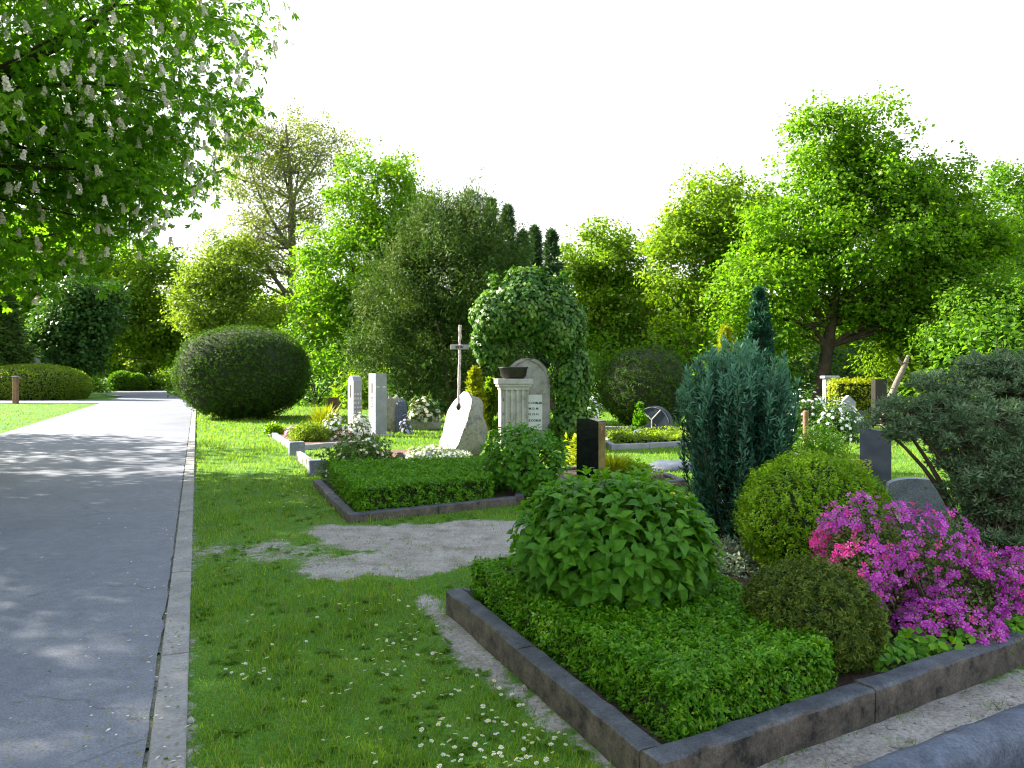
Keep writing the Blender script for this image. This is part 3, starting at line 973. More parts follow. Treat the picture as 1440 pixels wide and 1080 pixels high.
# ------------------------------------------------------------------ shrubs
def shrub(name, label, c, r, leaf, core, n, L, W, seed, power=2., amp=.06, freq=1.5, up=.3, jitter=.45, depth=.12, cat='shrub', group=None, smooth_t=.6, shrink=.9, zbase=0., sprig=None):
    """a clipped or rounded bush: twig core under a skin of many small blades. c = centre (x, y, z)"""
    rs = np.random.RandomState(seed)
    base = np.array([c[0], c[1], zbase])
    t = thing(name, label, cat, tuple(base), 0, group)
    lc = np.array([0, 0, c[2] - zbase])
    v, f = blob_geo(lc, np.array(r) * shrink, 30, 18, amp, freq, power, zmin=0.0)
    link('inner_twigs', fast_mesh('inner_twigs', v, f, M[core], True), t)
    if sprig:
        k, ln, side = sprig
        p, nn = shell_points(n // k, lc, np.array(r) - ln * .6, power, amp, freq, 0.015, rs)
        p = p - nn * rs.uniform(0, depth, (len(p), 1))
        v, f = sprigs(p, nn, k, ln, L, W, rs, up, jitter, side)
        v[:, 2] = np.maximum(v[:, 2], .004)
        link('foliage', fast_mesh('foliage', v, f, M[leaf]), t)
        return t
    p, nn = shell_points(n, lc, r, power, amp, freq, 0.015, rs)
    p = p - nn * rs.uniform(0, depth, (len(p), 1)) ** 1.3
    tt = nrm(nn * smooth_t + np.array([0, 0, up]) + rs.normal(size=p.shape) * jitter)
    bn = nrm(np.cross(tt, rdirs(len(p), rs)) + nn * .35)
    s = rs.uniform(.6, 1.25, len(p))
    v, f = leaf_quads(p, bn, tt, L * s, W * s)
    v[:, 2] = np.maximum(v[:, 2], .004)
    link('foliage', fast_mesh('foliage', v, f, M[leaf]), t)
    return t

def sprigs(p, nn, k, ln, L, W, rs, up=.5, jit=.4, side=.8, out=.7):
    """short leafy shoots standing on a surface: k blades along each shoot"""
    d = nrm(nn * out + np.array([0, 0, up]) + rs.normal(size=p.shape) * jit)
    ix = np.repeat(np.arange(len(p)), k)
    s = rs.uniform(0, 1, (len(ix), 1))
    size = rs.uniform(.6, 1.3, (len(p), 1))[ix]
    pos = p[ix] + d[ix] * ln * s * size
    sd = rdirs(len(ix), rs)
    sd = nrm(sd - d[ix] * (sd * d[ix]).sum(1, keepdims=True))
    tt = nrm(d[ix] * (.35 + .9 * s) + sd * side)
    bn = nrm(d[ix] * 1.0 - sd * .4 + rs.normal(size=pos.shape) * .25)
    q = (rs.uniform(.7, 1.2, len(ix)) * (1.1 - .35 * s[:, 0]) * size[:, 0])
    return leaf_quads(pos, bn, tt, L * q, W * q)

# great clipped yew dome by the path
c = P(343, 520, 28.5)
shrub('topiary_dome', 'huge clipped yew dome beside the path, sunlit on its left rim', (c[0], c[1], 1.68), (2.36, 2.3, 1.72), 'topiary', 'core_yew', 46000, .085, .032, 301, power=2.35, amp=.035, depth=.06, cat='topiary', jitter=.45, up=.15, sprig=(7, .15, .8), shrink=.93)
c = P(910, 540, 23.5)
shrub('topiary_dome', 'dark clipped yew dome behind the round gravestone', (c[0], c[1], 1.22), (1.42, 1.4, 1.28), 'topiary', 'core_yew', 26000, .07, .028, 302, power=2.2, amp=.035, depth=.05, cat='topiary', jitter=.45, up=.15, sprig=(7, .12, .8), shrink=.92)
c = P(50, 540, 49)
shrub('topiary_dome', 'low wide clipped dome beyond the path at the left edge', (c[0] - .3, c[1], .78), (3.35, 2.4, 1.4), 'olive', 'core_yew', 16000, .16, .07, 303, power=2.5, amp=.03, depth=.15, cat='topiary', jitter=.7, up=.1)
for k, (px, py, r_) in enumerate([(172, 537, 1.0), (190, 538, .9)]):
    c = P(px, py, 72)
    shrub('topiary_ball', ['clipped green ball left of the far path bend', 'clipped green ball touching its twin at the far path bend'][k], (c[0], c[1], r_ * .8), (r_ * 1.25, r_, r_), 'midgreen', 'core_box', 3500, .16, .1, 305 + k, cat='topiary')
c = P(211, 540, 74)
shrub('topiary_ball', 'small round clipped bush right of the twin balls by the bend', (c[0], c[1], .62), (.85, .8, .68), 'darkgreen', 'core_box', 2500, .15, .1, 308, cat='topiary')

# box ball, dark ball
c = P(1146, 718, 5.95)
shrub('box_ball', 'bright yellow-green clipped box ball between cypress and azalea', (c[0], c[1], .50), (.575, .55, .52), 'boxball', 'core_box', 52000, .026, .012, 311, power=2.15, amp=.05, depth=.035, up=.55, jitter=.22, shrink=.86, sprig=(10, .075, .5), zbase=0.1, cat='topiary')
c = P(1140, 880, 4.15)
shrub('yew_ball', 'small brownish dark yew ball in front of the azalea', (c[0], c[1], .33), (.35, .34, .295), 'darkball', 'core_yew', 42000, .026, .007, 312, power=2.3, amp=.05, depth=.025, up=.3, jitter=.3, smooth_t=.8, shrink=.84, sprig=(14, .05, .7), zbase=.1, cat='topiary')

# blocks of low box
def box_block(name, label, corners, z0, z1, n, L, W, seed, leaf='box', core='core_box', rough=.02, cat='hedge'):
    """flat-topped clipped block over a quadrilateral; corners anticlockwise or clockwise"""
    rs = np.random.RandomState(seed)
    q = np.array(corners, float)
    cen = q.mean(0)
    t = thing(name, label, cat, (cen[0], cen[1], z0))
    q = q - cen
    h = z1 - z0
    ins = q * .965
    K = 14
    top = []
    uu, ww = np.meshgrid(np.linspace(0, 1, K), np.linspace(0, 1, K))
    def bil(u, w, qq):
        u = np.asarray(u)[..., None]
        w = np.asarray(w)[..., None]
        return qq[0] * (1 - u) * (1 - w) + qq[1] * u * (1 - w) + qq[2] * u * w + qq[3] * (1 - u) * w
    g = bil(uu, ww, ins).reshape(-1, 2)
    zt = h - .035 + vnoise(g[:, 0], g[:, 1], 5.) * rough * .6
    v = [np.array([a[0], a[1], z]) for a, z in zip(g, zt)]
    f = [(j * K + i, j * K + i + 1, (j + 1) * K + i + 1, (j + 1) * K + i) for j in range(K - 1) for i in range(K - 1)]
    ring = [i for i in range(K)] + [j * K + K - 1 for j in range(1, K)] + [(K - 1) * K + i for i in range(K - 2, -1, -1)] + [j * K for j in range(K - 2, 0, -1)]
    b0 = len(v)
    v += [np.array([v[i][0], v[i][1], 0.]) for i in ring]
    for a in range(len(ring)):
        b = (a + 1) % len(ring)
        f.append((ring[a], ring[b], b0 + b, b0 + a))
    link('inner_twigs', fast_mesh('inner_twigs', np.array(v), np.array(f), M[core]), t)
    def area(qq):
        return .5 * abs(np.dot(qq[:, 0], np.roll(qq[:, 1], 1)) - np.dot(qq[:, 1], np.roll(qq[:, 0], 1)))
    A = area(q)
    per = [np.linalg.norm(q[i] - q[(i + 1) % 4]) * h for i in range(4)]
    tot = A + sum(per)
    PP, NN = [], []
    m = int(n * A / tot)
    g = bil(rs.rand(m), rs.rand(m), q)
    z = h + vnoise(g[:, 0], g[:, 1], 5.) * rough + vnoise(g[:, 0], g[:, 1], 17.) * rough * .5 - rs.uniform(0, 1, m) ** 1.5 * .05
    PP.append(np.column_stack([g, z]))
    NN.append(np.tile([0, 0, 1.], (m, 1)))
    for i in range(4):
        m = int(n * per[i] / tot)
        a, b = q[i], q[(i + 1) % 4]
        s = rs.rand(m)
        e = b - a
        no = np.array([e[1], -e[0]]) / np.linalg.norm(e)
        if np.dot(no, (a + b) / 2) < 0:
            no = -no
        zz = rs.rand(m) * h
        off = vnoise(s * 4 + i * 9, zz * 6, 2.) * rough - rs.uniform(0, 1, m) ** 1.5 * .045
        # rounded shoulder
        off -= np.clip((zz - h + .06) / .06, 0, 1) ** 2 * .035
        xy = a + e * s[:, None] + no * off[:, None]
        PP.append(np.column_stack([xy, zz]))
        NN.append(np.tile([no[0], no[1], .25], (m, 1)))
    p = np.concatenate(PP)
    nn = nrm(np.concatenate(NN))
    k = 6
    sel = rs.permutation(len(p))[:len(p) // k]
    vv_, ff_ = sprigs(p[sel] - nn[sel] * L * .6, nn[sel], k, L * 1.7, L, W, rs, .5, .35, .6)
    vv_[:, 2] = np.maximum(vv_[:, 2], .003)
    link('foliage', fast_mesh('foliage', vv_, ff_, M[leaf]), t)
    return t

def lerp(a, b, t):
    return (a[0] + (b[0] - a[0]) * t, a[1] + (b[1] - a[1]) * t)
def inset_pt(Q, u, w):
    return lerp(lerp(Q[0], Q[1], u), lerp(Q[3], Q[2], u), w)
# near bed: Q0 front corner, Q1 left far, Q2 back right, Q3 front right
box_block('box_hedge', 'low flat clipped box filling the nearest grave bed around the hydrangea', [inset_pt(B1, .055, .07), inset_pt(B1, .97, .05), inset_pt(B1, .95, .58), inset_pt(B1, .055, .43)], .08, .35, 96000, .028, .0135, 401)
box_block('box_hedge', 'low clipped box block with sun patches in front of the pale boulder', [inset_pt(B2, .05, .06), inset_pt(B2, .97, .06), inset_pt(B2, .80, .78), inset_pt(B2, .05, .80)], .05, .35, 44000, .042, .021, 402)

# ------------------------------------------------------------------ grave bed borders
def kerb_run(parent, p0, p1, w, h, n, mat='kerb', ends=(0, 0), seed=0, round_top=False, z0=-.05):
    rs = random.Random(seed)
    p0 = np.array([p0[0], p0[1], 0.])
    p1 = np.array([p1[0], p1[1], 0.])
    for k in range(n):
        a = p0 + (p1 - p0) * k / n
        b = p0 + (p1 - p0) * (k + 1) / n
        d = nrm(b - a)
        a = a + d * .004
        b = b - d * .004
        hh = h + rs.uniform(-.006, .006)
        e = .012
        if round_top:
            sec = [(-w / 2, z0)] + [(w / 2 * x, z0) for x in (1,)] + [(w / 2 * math.cos(t), hh - w * .26 + w * .26 * math.sin(t)) for t in np.linspace(0, math.pi, 9)]
        else:
            sec = [(-w / 2, z0), (w / 2, z0), (w / 2, hh - e), (w / 2 - e, hh), (-w / 2 + e, hh), (-w / 2, hh - e)]
        # subdivide along the length and let the edges wander a little, as worn stone does
        m = max(2, int(np.linalg.norm(b - a) / .12))
        kk = len(sec)
        across = nrm(np.cross(d, [0, 0, 1.]))
        v, f = [], []
        for i in range(m + 1):
            pt = a + (b - a) * i / m
            for (x, z) in sec:
                jx = (rs.random() - .5) * .010
                jz = (rs.random() - .5) * .008 if z > 0 else 0
                v.append(pt + across * (x + jx) + np.array([0, 0, z + jz]))
        for i in range(m):
            for c_ in range(kk):
                c2 = (c_ + 1) % kk
                f.append((i * kk + c_, i * kk + c2, (i + 1) * kk + c2, (i + 1) * kk + c_))
        f.append(tuple(range(kk))[::-1])
        f.append(tuple(range(m * kk, m * kk + kk)))
        link('kerb_stone', pymesh('kerb_stone', v, f, M[mat], round_top), parent)

def soil_sheet(parent, q, z, mat='soil'):
    v = [(x, y, z) for x, y in q]
    return link('soil', pymesh('soil', v, [tuple(range(len(v)))], M[mat]), parent)

def shift(p, d, k):
    return (p[0] + d[0] * k, p[1] + d[1] * k)
def unit(a, b):
    v = np.array(b, float) - np.array(a, float)
    return v / np.linalg.norm(v)

def grave_bed(label, Q, w, h, segs, mat='kerb', soil='soil', seed=0, round_top=False, soil_z=.09):
    """kerb stones round a four-sided bed, centred half a width inside the outline"""
    t = thing('grave_bed', label, 'grave bed')
    q = [np.array(p, float) for p in Q]
    cen = sum(q) / 4
    ins = []
    for i in range(4):
        a = unit(q[i], q[i - 1])
        b = unit(q[i], q[(i + 1) % 4])
        s = abs(a[0] * b[1] - a[1] * b[0])
        ins.append(q[i] + (a + b) * (w / 2) / s)
    for i in range(4):
        d = unit(ins[i], ins[(i + 1) % 4])
        # butt joints: each run starts beyond the previous one's width
        p0 = ins[i] + d * (w / 2 + .004)
        p1 = ins[(i + 1) % 4] + d * (w / 2 - .0)
        if segs[i]:
            kerb_run(t, p0, p1, w, h, segs[i], mat, seed=seed + i, round_top=round_top)
    soil_sheet(t, ins, soil_z, soil)
    return t
grave_bed('nearest grave bed edged with worn dark kerb stones', B1, .115, .16, [2, 2, 2, 2], seed=3, soil_z=.10)
grave_bed('grave bed with low kerb holding the box block and second hydrangea', B2, .11, .10, [2, 2, 2, 2], seed=8, soil_z=.06)
# rounded granite kerb crossing the lower right corner
k1 = np.array(G(1255, 1080, .14))
k2 = np.array(G(1440, 1008, .14))
dk = unit(k1, k2)
na = thing('grave_kerb', 'rounded blue-grey granite kerb crossing the lower right corner', 'kerb')
kerb_run(na, k1 - dk * .9, k2 + dk * 1.6, .19, .16, 1, 'granite_blue', seed=5, round_top=True)

# ------------------------------------------------------------------ hydrangeas: large leaves one by one
def big_leaf_mesh(name, mat, seed, L=.115, W=.075):
    rs = np.random.RandomState(seed)
    prof = [0, .62, .95, 1.0, .78, .40, 0]
    ts = np.linspace(0, 1, 7)
    v = []
    for t, w in zip(ts, prof):
        drop = -.20 * L * t ** 2 + .08 * L * math.sin(t * 3)
        for s in (-1, -.5, 0, .5, 1):
            jag = 1 + .05 * rs.normal() if abs(s) == 1 else 1
            v.append((s * W / 2 * w * jag, t * L, drop + (abs(s) ** 1.3) * W * .20 * w + .003 * math.sin(t * 22) * abs(s)))
    f = []
    for i in range(6):
        for k in range(4):
            f.append((i * 5 + k, i * 5 + k + 1, (i + 1) * 5 + k + 1, (i + 1) * 5 + k))
    me = pymesh(name, v, f, mat, True)
    lv = np.array([(s, t, 0) for t in ts for s in (-1, -.5, 0, .5, 1)], dtype=np.float32)
    me.attributes.new('leafuv', 'FLOAT_VECTOR', 'POINT').data.foreach_set('vector', lv.ravel())
    return me

def hydrangea(label, c, r, n_ind, n_rest, L, seed, zbase, low=-.45):
    rs = np.random.RandomState(seed)
    base = np.array([c[0], c[1], zbase])
    t = thing('hydrangea_bush', label, 'bush', tuple(base))
    lc = np.array([0, 0, c[2] - zbase])
    r = np.array(r)
    shapes = [big_leaf_mesh('leaf', M['hydrangea'], s, L, L * .64) for s in range(4)]
    # leaf rosettes over the dome: pairs of leaves round a shoot tip
    tot = n_ind + n_rest
    leaves = []
    nros = tot // 7
    g = (1 + 5 ** .5) / 2
    for i in range(nros):
        zc = 1 - (i + .5) / nros * (1 - low)
        th = 2 * math.pi * i / g + rs.normal() * .4
        d = np.array([math.cos(th) * math.sqrt(1 - zc * zc), math.sin(th) * math.sqrt(1 - zc * zc), zc])
        lump = (1 + rs.uniform(-.07, .08)) if rs.rand() < .68 else rs.uniform(.70, .90)
        p = lc + d * r * lump
        axis = nrm(nrm(d / r) * .62 + np.array([0, 0, .52]) + rs.normal(size=3) * .14)
        ref = nrm(np.cross(axis, rs.normal(size=3)))
        r2 = np.cross(axis, ref)
        for q in range(7):
            a = q * 2.4 + rs.normal() * .2
            tier = q // 2
            side = ref * math.cos(a) + r2 * math.sin(a)
            tilt = [.85, .45, .05, -.30][tier]
            tv = nrm(side + axis * tilt)
            sc = [.55, .85, 1.05, 1.1][tier] * rs.uniform(.85, 1.15)
            pos = p - axis * (.020 * tier) * (L / .115) * 1.6 + side * .010
            nv = nrm(axis - tv * np.dot(axis, tv))
            leaves.append((pos, tv, nv, sc))
    # the ones that face the viewer and lie outermost first
    cam_p = np.array([0, 0, EYE]) - base
    def seen(e):
        pos, tv, nv, sc = e
        d = nrm((pos - lc) / r)
        vdir = nrm(cam_p - pos)
        return -(np.dot(d, vdir) + .35 * np.dot(nv, vdir)) * sc
    leaves.sort(key=seen)
    vis = leaves[:n_ind]
    rest = leaves[n_ind:]
    def mtx(e):
        pos, tv, nv, sc = e
        x = np.cross(tv, nv)
        m = Matrix(((x[0] * sc, tv[0] * sc, nv[0] * sc, pos[0]), (x[1] * sc, tv[1] * sc, nv[1] * sc, pos[1]), (x[2] * sc, tv[2] * sc, nv[2] * sc, pos[2]), (0, 0, 0, 1)))
        return m
    for k, e in enumerate(vis):
        o = link('leaf', shapes[k % 4], t)
        o.matrix_basis = mtx(e)
    keep3 = [i * 5 + k for i in range(7) for k in (0, 2, 4)]
    sv = [np.array([q.co[:] for q in s.vertices])[keep3] for s in shapes]
    sf = np.array([(i * 3 + k, i * 3 + k + 1, (i + 1) * 3 + k + 1, (i + 1) * 3 + k) for i in range(6) for k in range(2)])
    V, Fc, off = [], [], 0
    for k, e in enumerate(rest):
        m = np.array(mtx(e))
        q = sv[k % 4] @ m[:3, :3].T + m[:3, 3]
        V.append(q)
        Fc.append(sf + off)
        off += len(q)
    me = fast_mesh('leaf_mass', np.concatenate(V), np.concatenate(Fc), M['hydrangea'], True)
    lv = np.array([(s, tt, 0) for tt in np.linspace(0, 1, 7) for s in (-1, 0, 1)], dtype=np.float32)
    me.attributes.new('leafuv', 'FLOAT_VECTOR', 'POINT').data.foreach_set('vector', np.tile(lv, (len(rest), 1)).ravel())
    o = link('leaf_mass', me, t)
    o['kind'] = 'stuff'
    tb = Tubes()
    for i in range(46):
        d = rdirs(1, rs)[0]
        d[2] = abs(d[2])
        e = lc + d * r * .9
        s0 = np.array([rs.normal() * .07, rs.normal() * .07, 0])
        tb.add(bezier(s0, s0 * .4 + np.array([e[0] * .35, e[1] * .35, e[2] * .7]), e, 6), np.linspace(.008, .004, 6) * (L / .115), 5)
    link('stems', tb.mesh('stems', M['twig']), t)
    return t
c = P(862, 778, 4.75)
hydrangea('big leafy hydrangea dome in the nearest grave bed', (c[0], c[1], .60), (.59, .56, .43), 300, 2900, .106, 501, .12, low=-.80)
c = P(736, 652, 10.35)
hydrangea('smaller rounded hydrangea bush in front of the ivy monument', (c[0], c[1], .50), (.585, .55, .46), 240, 1250, .105, 502, .06, low=-.85)

# ------------------------------------------------------------------ azalea
def bloom_mesh(mat, seed):
    rs = np.random.RandomState(seed)
    v, f = [(0, 0, -.012)], []
    for k in range(5):
        a = k * 2 * math.pi / 5
        def pt(r, da, z):
            return (math.cos(a + da) * r, math.sin(a + da) * r, z + rs.normal() * .0015)
        b = len(v)
        v += [pt(.010, -.28, .002), pt(.022, -.42, .010), pt(.029, -.12, .010), pt(.029, .14, .009), pt(.022, .42, .010), pt(.010, .28, .002)]
        f += [(0, b, b + 5), (b, b + 1, b + 4, b + 5), (b + 1, b + 2, b + 3, b + 4)]
    return pymesh('bloom', v, f, mat)
def azalea():
    rs = np.random.RandomState(61)
    c0 = P(1300, 860, 4.7)
    base = np.array([c0[0], c0[1], .10])
    t = thing('azalea_bush', 'azalea covered in magenta and pink blooms beside the small yew ball', 'bush', tuple(base))
    lob = [(P(1225, 765, 4.75), (.30, .26, .26)), (P(1295, 785, 4.8), (.31, .29, .285)), (P(1335, 840, 4.7), (.30, .26, .25)), (P(1410, 830, 4.85), (.33, .28, .22)), (P(1330, 890, 4.45), (.26, .20, .15)), (P(1470, 850, 4.9), (.3, .25, .25)), (P(1210, 810, 4.6), (.18, .18, .18))]
    P_, N_ = [], []
    for c, r in lob:
        p, n = shell_points(520, c - base, r, 2., .15, 1.5, .03, rs)
        keep = np.ones(len(p), bool)
        for c2, r2 in lob:
            if c2 is c:
                continue
            keep &= (((p + base - c2) / np.array(r2)) ** 2).sum(1) > .85
        P_.append(p[keep])
        N_.append(n[keep])
    p = np.concatenate(P_)
    n = np.concatenate(N_)
    # twigs and leaves
    tb = Tubes()
    for i in range(0, len(p), 22):
        s0 = np.array([rs.normal() * .12, rs.normal() * .08, 0])
        tb.add(bezier(s0, (s0 + p[i]) / 2 + rs.normal(size=3) * .07, p[i], 5), np.linspace(.009, .003, 5), 5)
    link('stems', tb.mesh('stems', M['twig']), t)
    m = 15000
    pi = rs.randint(len(p), size=m)
    lp = p[pi] + rs.normal(size=(m, 3)) * .055 - n[pi] * rs.uniform(0, .16, (m, 1))
    lp[:, 2] = np.maximum(lp[:, 2], .01)
    v, f = leaf_quads(lp, nrm(n[pi] + rs.normal(size=(m, 3)) * .5 + np.array([0, 0, .4])), rdirs(m, rs), .034 * rs.uniform(.6, 1.2, m), .014)
    link('foliage', fast_mesh('foliage', v, f, M['azalea_leaf']), t)
    # blooms in trusses
    bm = [bloom_mesh(M['azalea'], 1), bloom_mesh(M['azalea'], 2), bloom_mesh(M['azalea_pink'], 3)]
    truss = rs.permutation(len(p))[:1500]
    B = []
    for i in truss:
        if rs.rand() > .62 + .38 * math.sin(p[i][0] * 13 + 2) * math.sin(p[i][2] * 12 + p[i][1] * 5):
            continue
        for q in range(rs.randint(2, 5)):
            dq = rdirs(1, rs)[0]
            pos = p[i] + n[i] * rs.uniform(0, .035) + dq * .028
            ax = nrm(n[i] + dq * .9 + np.array([0, -.2, .15]))
            w = pos + base
            px = 720 + F * w[0] / w[1]
            py = HOR - F * (w[2] - EYE) / w[1]
            pink = (px < 1215 and py > 745) or rs.rand() < .10
            B.append((pos, ax, rs.uniform(0, 6.28), rs.uniform(.6, .95), 2 if pink else rs.randint(2)))
    camp = np.array([0, 0, EYE]) - base
    B.sort(key=lambda e: -np.dot(nrm(camp - e[0]), e[1]) * e[3] - .3 * float(np.dot(nrm(camp - e[0]), nrm(e[0] - np.array([0, 0, .3])))))
    def mtx(e):
        pos, ax, a, s, k = e
        x = nrm(np.cross(ax, [.3, .5, .81]))
        y = np.cross(ax, x)
        x, y = x * math.cos(a) + y * math.sin(a), -x * math.sin(a) + y * math.cos(a)
        return Matrix(((x[0] * s, y[0] * s, ax[0] * s, pos[0]), (x[1] * s, y[1] * s, ax[1] * s, pos[1]), (x[2] * s, y[2] * s, ax[2] * s, pos[2]), (0, 0, 0, 1)))
    for e in B[:300]:
        o = link('bloom', bm[e[4]], t)
        o.matrix_basis = mtx(e)
    V, Fa, Mi, off = [], [], [], 0
    for e in B[300:]:
        me = bm[e[4]]
        m = np.array(mtx(e))
        co = np.array([q.co[:] for q in me.vertices]) @ m[:3, :3].T + m[:3, 3]
        V += [tuple(q) for q in co]
        for pl in me.polygons:
            Fa.append(tuple(i + off for i in pl.vertices))
            Mi.append(1 if e[4] == 2 else 0)
        off += len(co)
    me = pymesh('bloom_mass', V, Fa, [M['azalea'], M['azalea_pink']])
    me.polygons.foreach_set('material_index', np.array(Mi, dtype=np.int32))
    o = link('bloom_mass', me, t)
    o['kind'] = 'stuff'
azalea()

# ------------------------------------------------------------------ blue cypress in plumes
def cypress(label, base, h, r, nplume, seed, zbase=0., leaf='cypress', L=.05, per=230, name='cypress_bush', top=.55, flare=.55):
    rs = np.random.RandomState(seed)
    t = thing(name, label, 'conifer', (base[0], base[1], zbase))
    tb = Tubes()
    PO, TT, UU = [], [], []
    for k in range(nplume):
        a = rs.uniform(0, 6.28)
        rr = math.sqrt(rs.uniform(0, 1))
        # each plume starts low in the bush and climbs outward to the crown surface
        zt = h * (1 - .22 * rr ** 2 - (0 if rs.rand() < top else rs.uniform(.05, .72))) * rs.uniform(.93, 1.03)
        ro = r * rr * min(1.0, .5 + flare * zt / h) * rs.uniform(.9, 1.08)
        if zt < h * .7:
            ro = r * rs.uniform(.62, 1.) * min(1.0, .58 + flare * zt / h)
        e = np.array([math.cos(a) * ro, math.sin(a) * ro, zt])
        s0 = np.array([e[0] * .25, e[1] * .25, max(.02, zt - h * .55)])
        mid = np.array([e[0] * .95, e[1] * .95, s0[2] * .55 + zt * .45])
        pts = bezier(s0, mid, e, 9)
        if k % 2 == 0:
            tb.add(pts, np.linspace(.010, .003, 9), 4)
        u = rs.uniform(.22, 1.0, per)
        ix = u * 8
        i0 = np.minimum(ix.astype(int), 7)
        fr = (ix - i0)[:, None]
        q = pts[i0] * (1 - fr) + pts[i0 + 1] * fr
        d = nrm(pts[i0 + 1] - pts[i0])
        wdt = (.062 * (1.12 - u) + .008)[:, None] * (r / .55)
        side = rdirs(per, rs)
        side = side - d * (side * d).sum(1, keepdims=True)
        q = q + side * wdt * rs.uniform(.2, 1, (per, 1))
        PO.append(q)
        UU.append(u + rs.normal(size=per) * .08)
        TT.append(nrm(d + side * .55 + rs.normal(size=(per, 3)) * .2))
    p = np.concatenate(PO)
    tt = np.concatenate(TT)
    p[:, 2] = np.maximum(p[:, 2], .01)
    v, f = leaf_quads(p, rdirs(len(p), rs), tt, L * rs.uniform(.6, 1.3, len(p)), L * .26)
    link('foliage', fast_mesh('foliage', v, f, [M[leaf], M[leaf + '_tip']], False, (np.concatenate(UU) > .80).astype(int)), t)
    tb.add([(0, 0, -.03), (.02, 0, h * .4), (0, 0, h * .8)], [.05, .035, .012], 7)
    link('stems', tb.mesh('stems', M['twig']), t)
    return t
c = P(1036, 748, 7.0)
cypress('dense blue-green cypress bush with upright plumes right of the hydrangea', (c[0], c[1]), 1.95, .58, 190, 701, L=.066, per=190)
c = P(1068, 520, 12.5)
conifer('cypress_tree', 'narrow blue-green cypress spire rising behind the cypress bush', (c[0], 12.5), P(0, 412, 12.5)[2], .42, 'cypress', 9000, 702, .10, up=1.1, W=.03)
c = P(1021, 520, 13.5)
conifer('golden_conifer', 'little golden pointed conifer peeping over the cypress bush', (c[0], 13.5), P(0, 466, 13.5)[2], .32, 'gold', 5000, 703, .11, up=1.0, W=.035)

# ------------------------------------------------------------------ spreading juniper at the right
def juniper():
    rs = np.random.RandomState(801)
    base = np.array([3.55, 5.75, .0])
    t = thing('juniper_bush', 'spreading grey-green juniper with bare lower branches at the right edge', 'conifer', tuple(base))
    tb = Tubes()
    pads = [(1262, 590, 5.9, .20), (1300, 575, 5.9, .26), (1345, 560, 6.0, .28), (1400, 545, 6.0, .30), (1450, 560, 6.0, .32), (1290, 606, 5.8, .15), (1345, 618, 5.7, .20), (1400, 630, 5.8, .28),
            (1455, 640, 5.8, .3), (1365, 690, 5.6, .15), (1390, 700, 5.6, .24), (1440, 705, 5.7, .26), (1372, 745, 5.5, .13), (1420, 520, 6.1, .20), (1380, 522, 6.1, .2), (1500, 600, 6., .4), (1500, 700, 5.9, .35), (1370, 650, 6.1, .2), (1400, 590, 5.5, .22), (1360, 605, 6.2, .25), (1245, 605, 5.9, .14), (1320, 545, 6.1, .2), (1385, 660, 5.5, .2), (1430, 660, 5.45, .24), (1400, 745, 5.55, .2), (1450, 760, 5.6, .22), (1380, 770, 5.6, .14), (1440, 530, 6.0, .22), (1318, 632, 5.9, .12), (1345, 655, 5.8, .14)]
    PO, TT, TI = [], [], []
    for k, (px, py, Y, r) in enumerate(pads):
        c = P(px, py, Y) - base
        s0 = np.array([.02 * rs.normal(), .05 * rs.normal(), .05])
        mid = np.array([c[0] * .25 + rs.normal() * .05, c[1] * .3, c[2] * .62])
        pts = bezier(s0, mid, c, 8)
        tb.add(pts, np.linspace(.032, .008, 8), 6)
        nb = int(110 * (r / .25) ** 2)
        d = rdirs(nb, rs)
        tip = c + d * r * rs.uniform(.55, 1.1, (nb, 1)) * np.array([1.15, 1.0, .72])
        for j in range(0, nb, 5):
            tb.add([c * .9 + pts[5] * .1, (c + tip[j]) / 2 + rs.normal(size=3) * .02, tip[j]], [.007, .005, .002], 4)
        nb2 = int(42 * (r / .25) ** 2)
        per = 66
        pc = tip[:nb2]
        ix = np.repeat(np.arange(nb2), per)
        rd = rdirs(len(ix), rs)
        rd[:, 2] = np.abs(rd[:, 2]) * .8 - .15
        ur = rs.uniform(.02, .062, (len(ix), 1))
        pos = pc[ix] + rd * ur * rs.uniform(.7, 1.3, (nb2, 1))[ix]
        PO.append(pos)
        TI.append((ur[:, 0] > .046) & (rd[:, 2] > .0) & (rs.rand(len(ix)) < .75))
        TT.append(nrm(rd + rs.normal(size=(len(ix), 3)) * .45 + np.array([0, 0, .3])))
    p = np.concatenate(PO)
    p[:, 2] = np.maximum(p[:, 2], .02)
    tt = np.concatenate(TT)
    v, f = leaf_quads(p, rdirs(len(p), rs), tt, .042 * rs.uniform(.6, 1.3, len(p)), .011)
    link('foliage', fast_mesh('foliage', v, f, [M['juniper'], M['juniper_tip']], False, np.concatenate(TI).astype(int)), t)
    for k in range(9):      # bare stems below
        e = P(rs.uniform(1370, 1440), rs.uniform(690, 800), rs.uniform(5.4, 5.8)) - base
        tb.add(bezier((rs.normal() * .1, rs.normal() * .06, .02), e * .5 + rs.normal(size=3) * .08, e, 6), np.linspace(.02, .005, 6), 5)
    link('stems', tb.mesh('stems', M['twig']), t)
juniper()

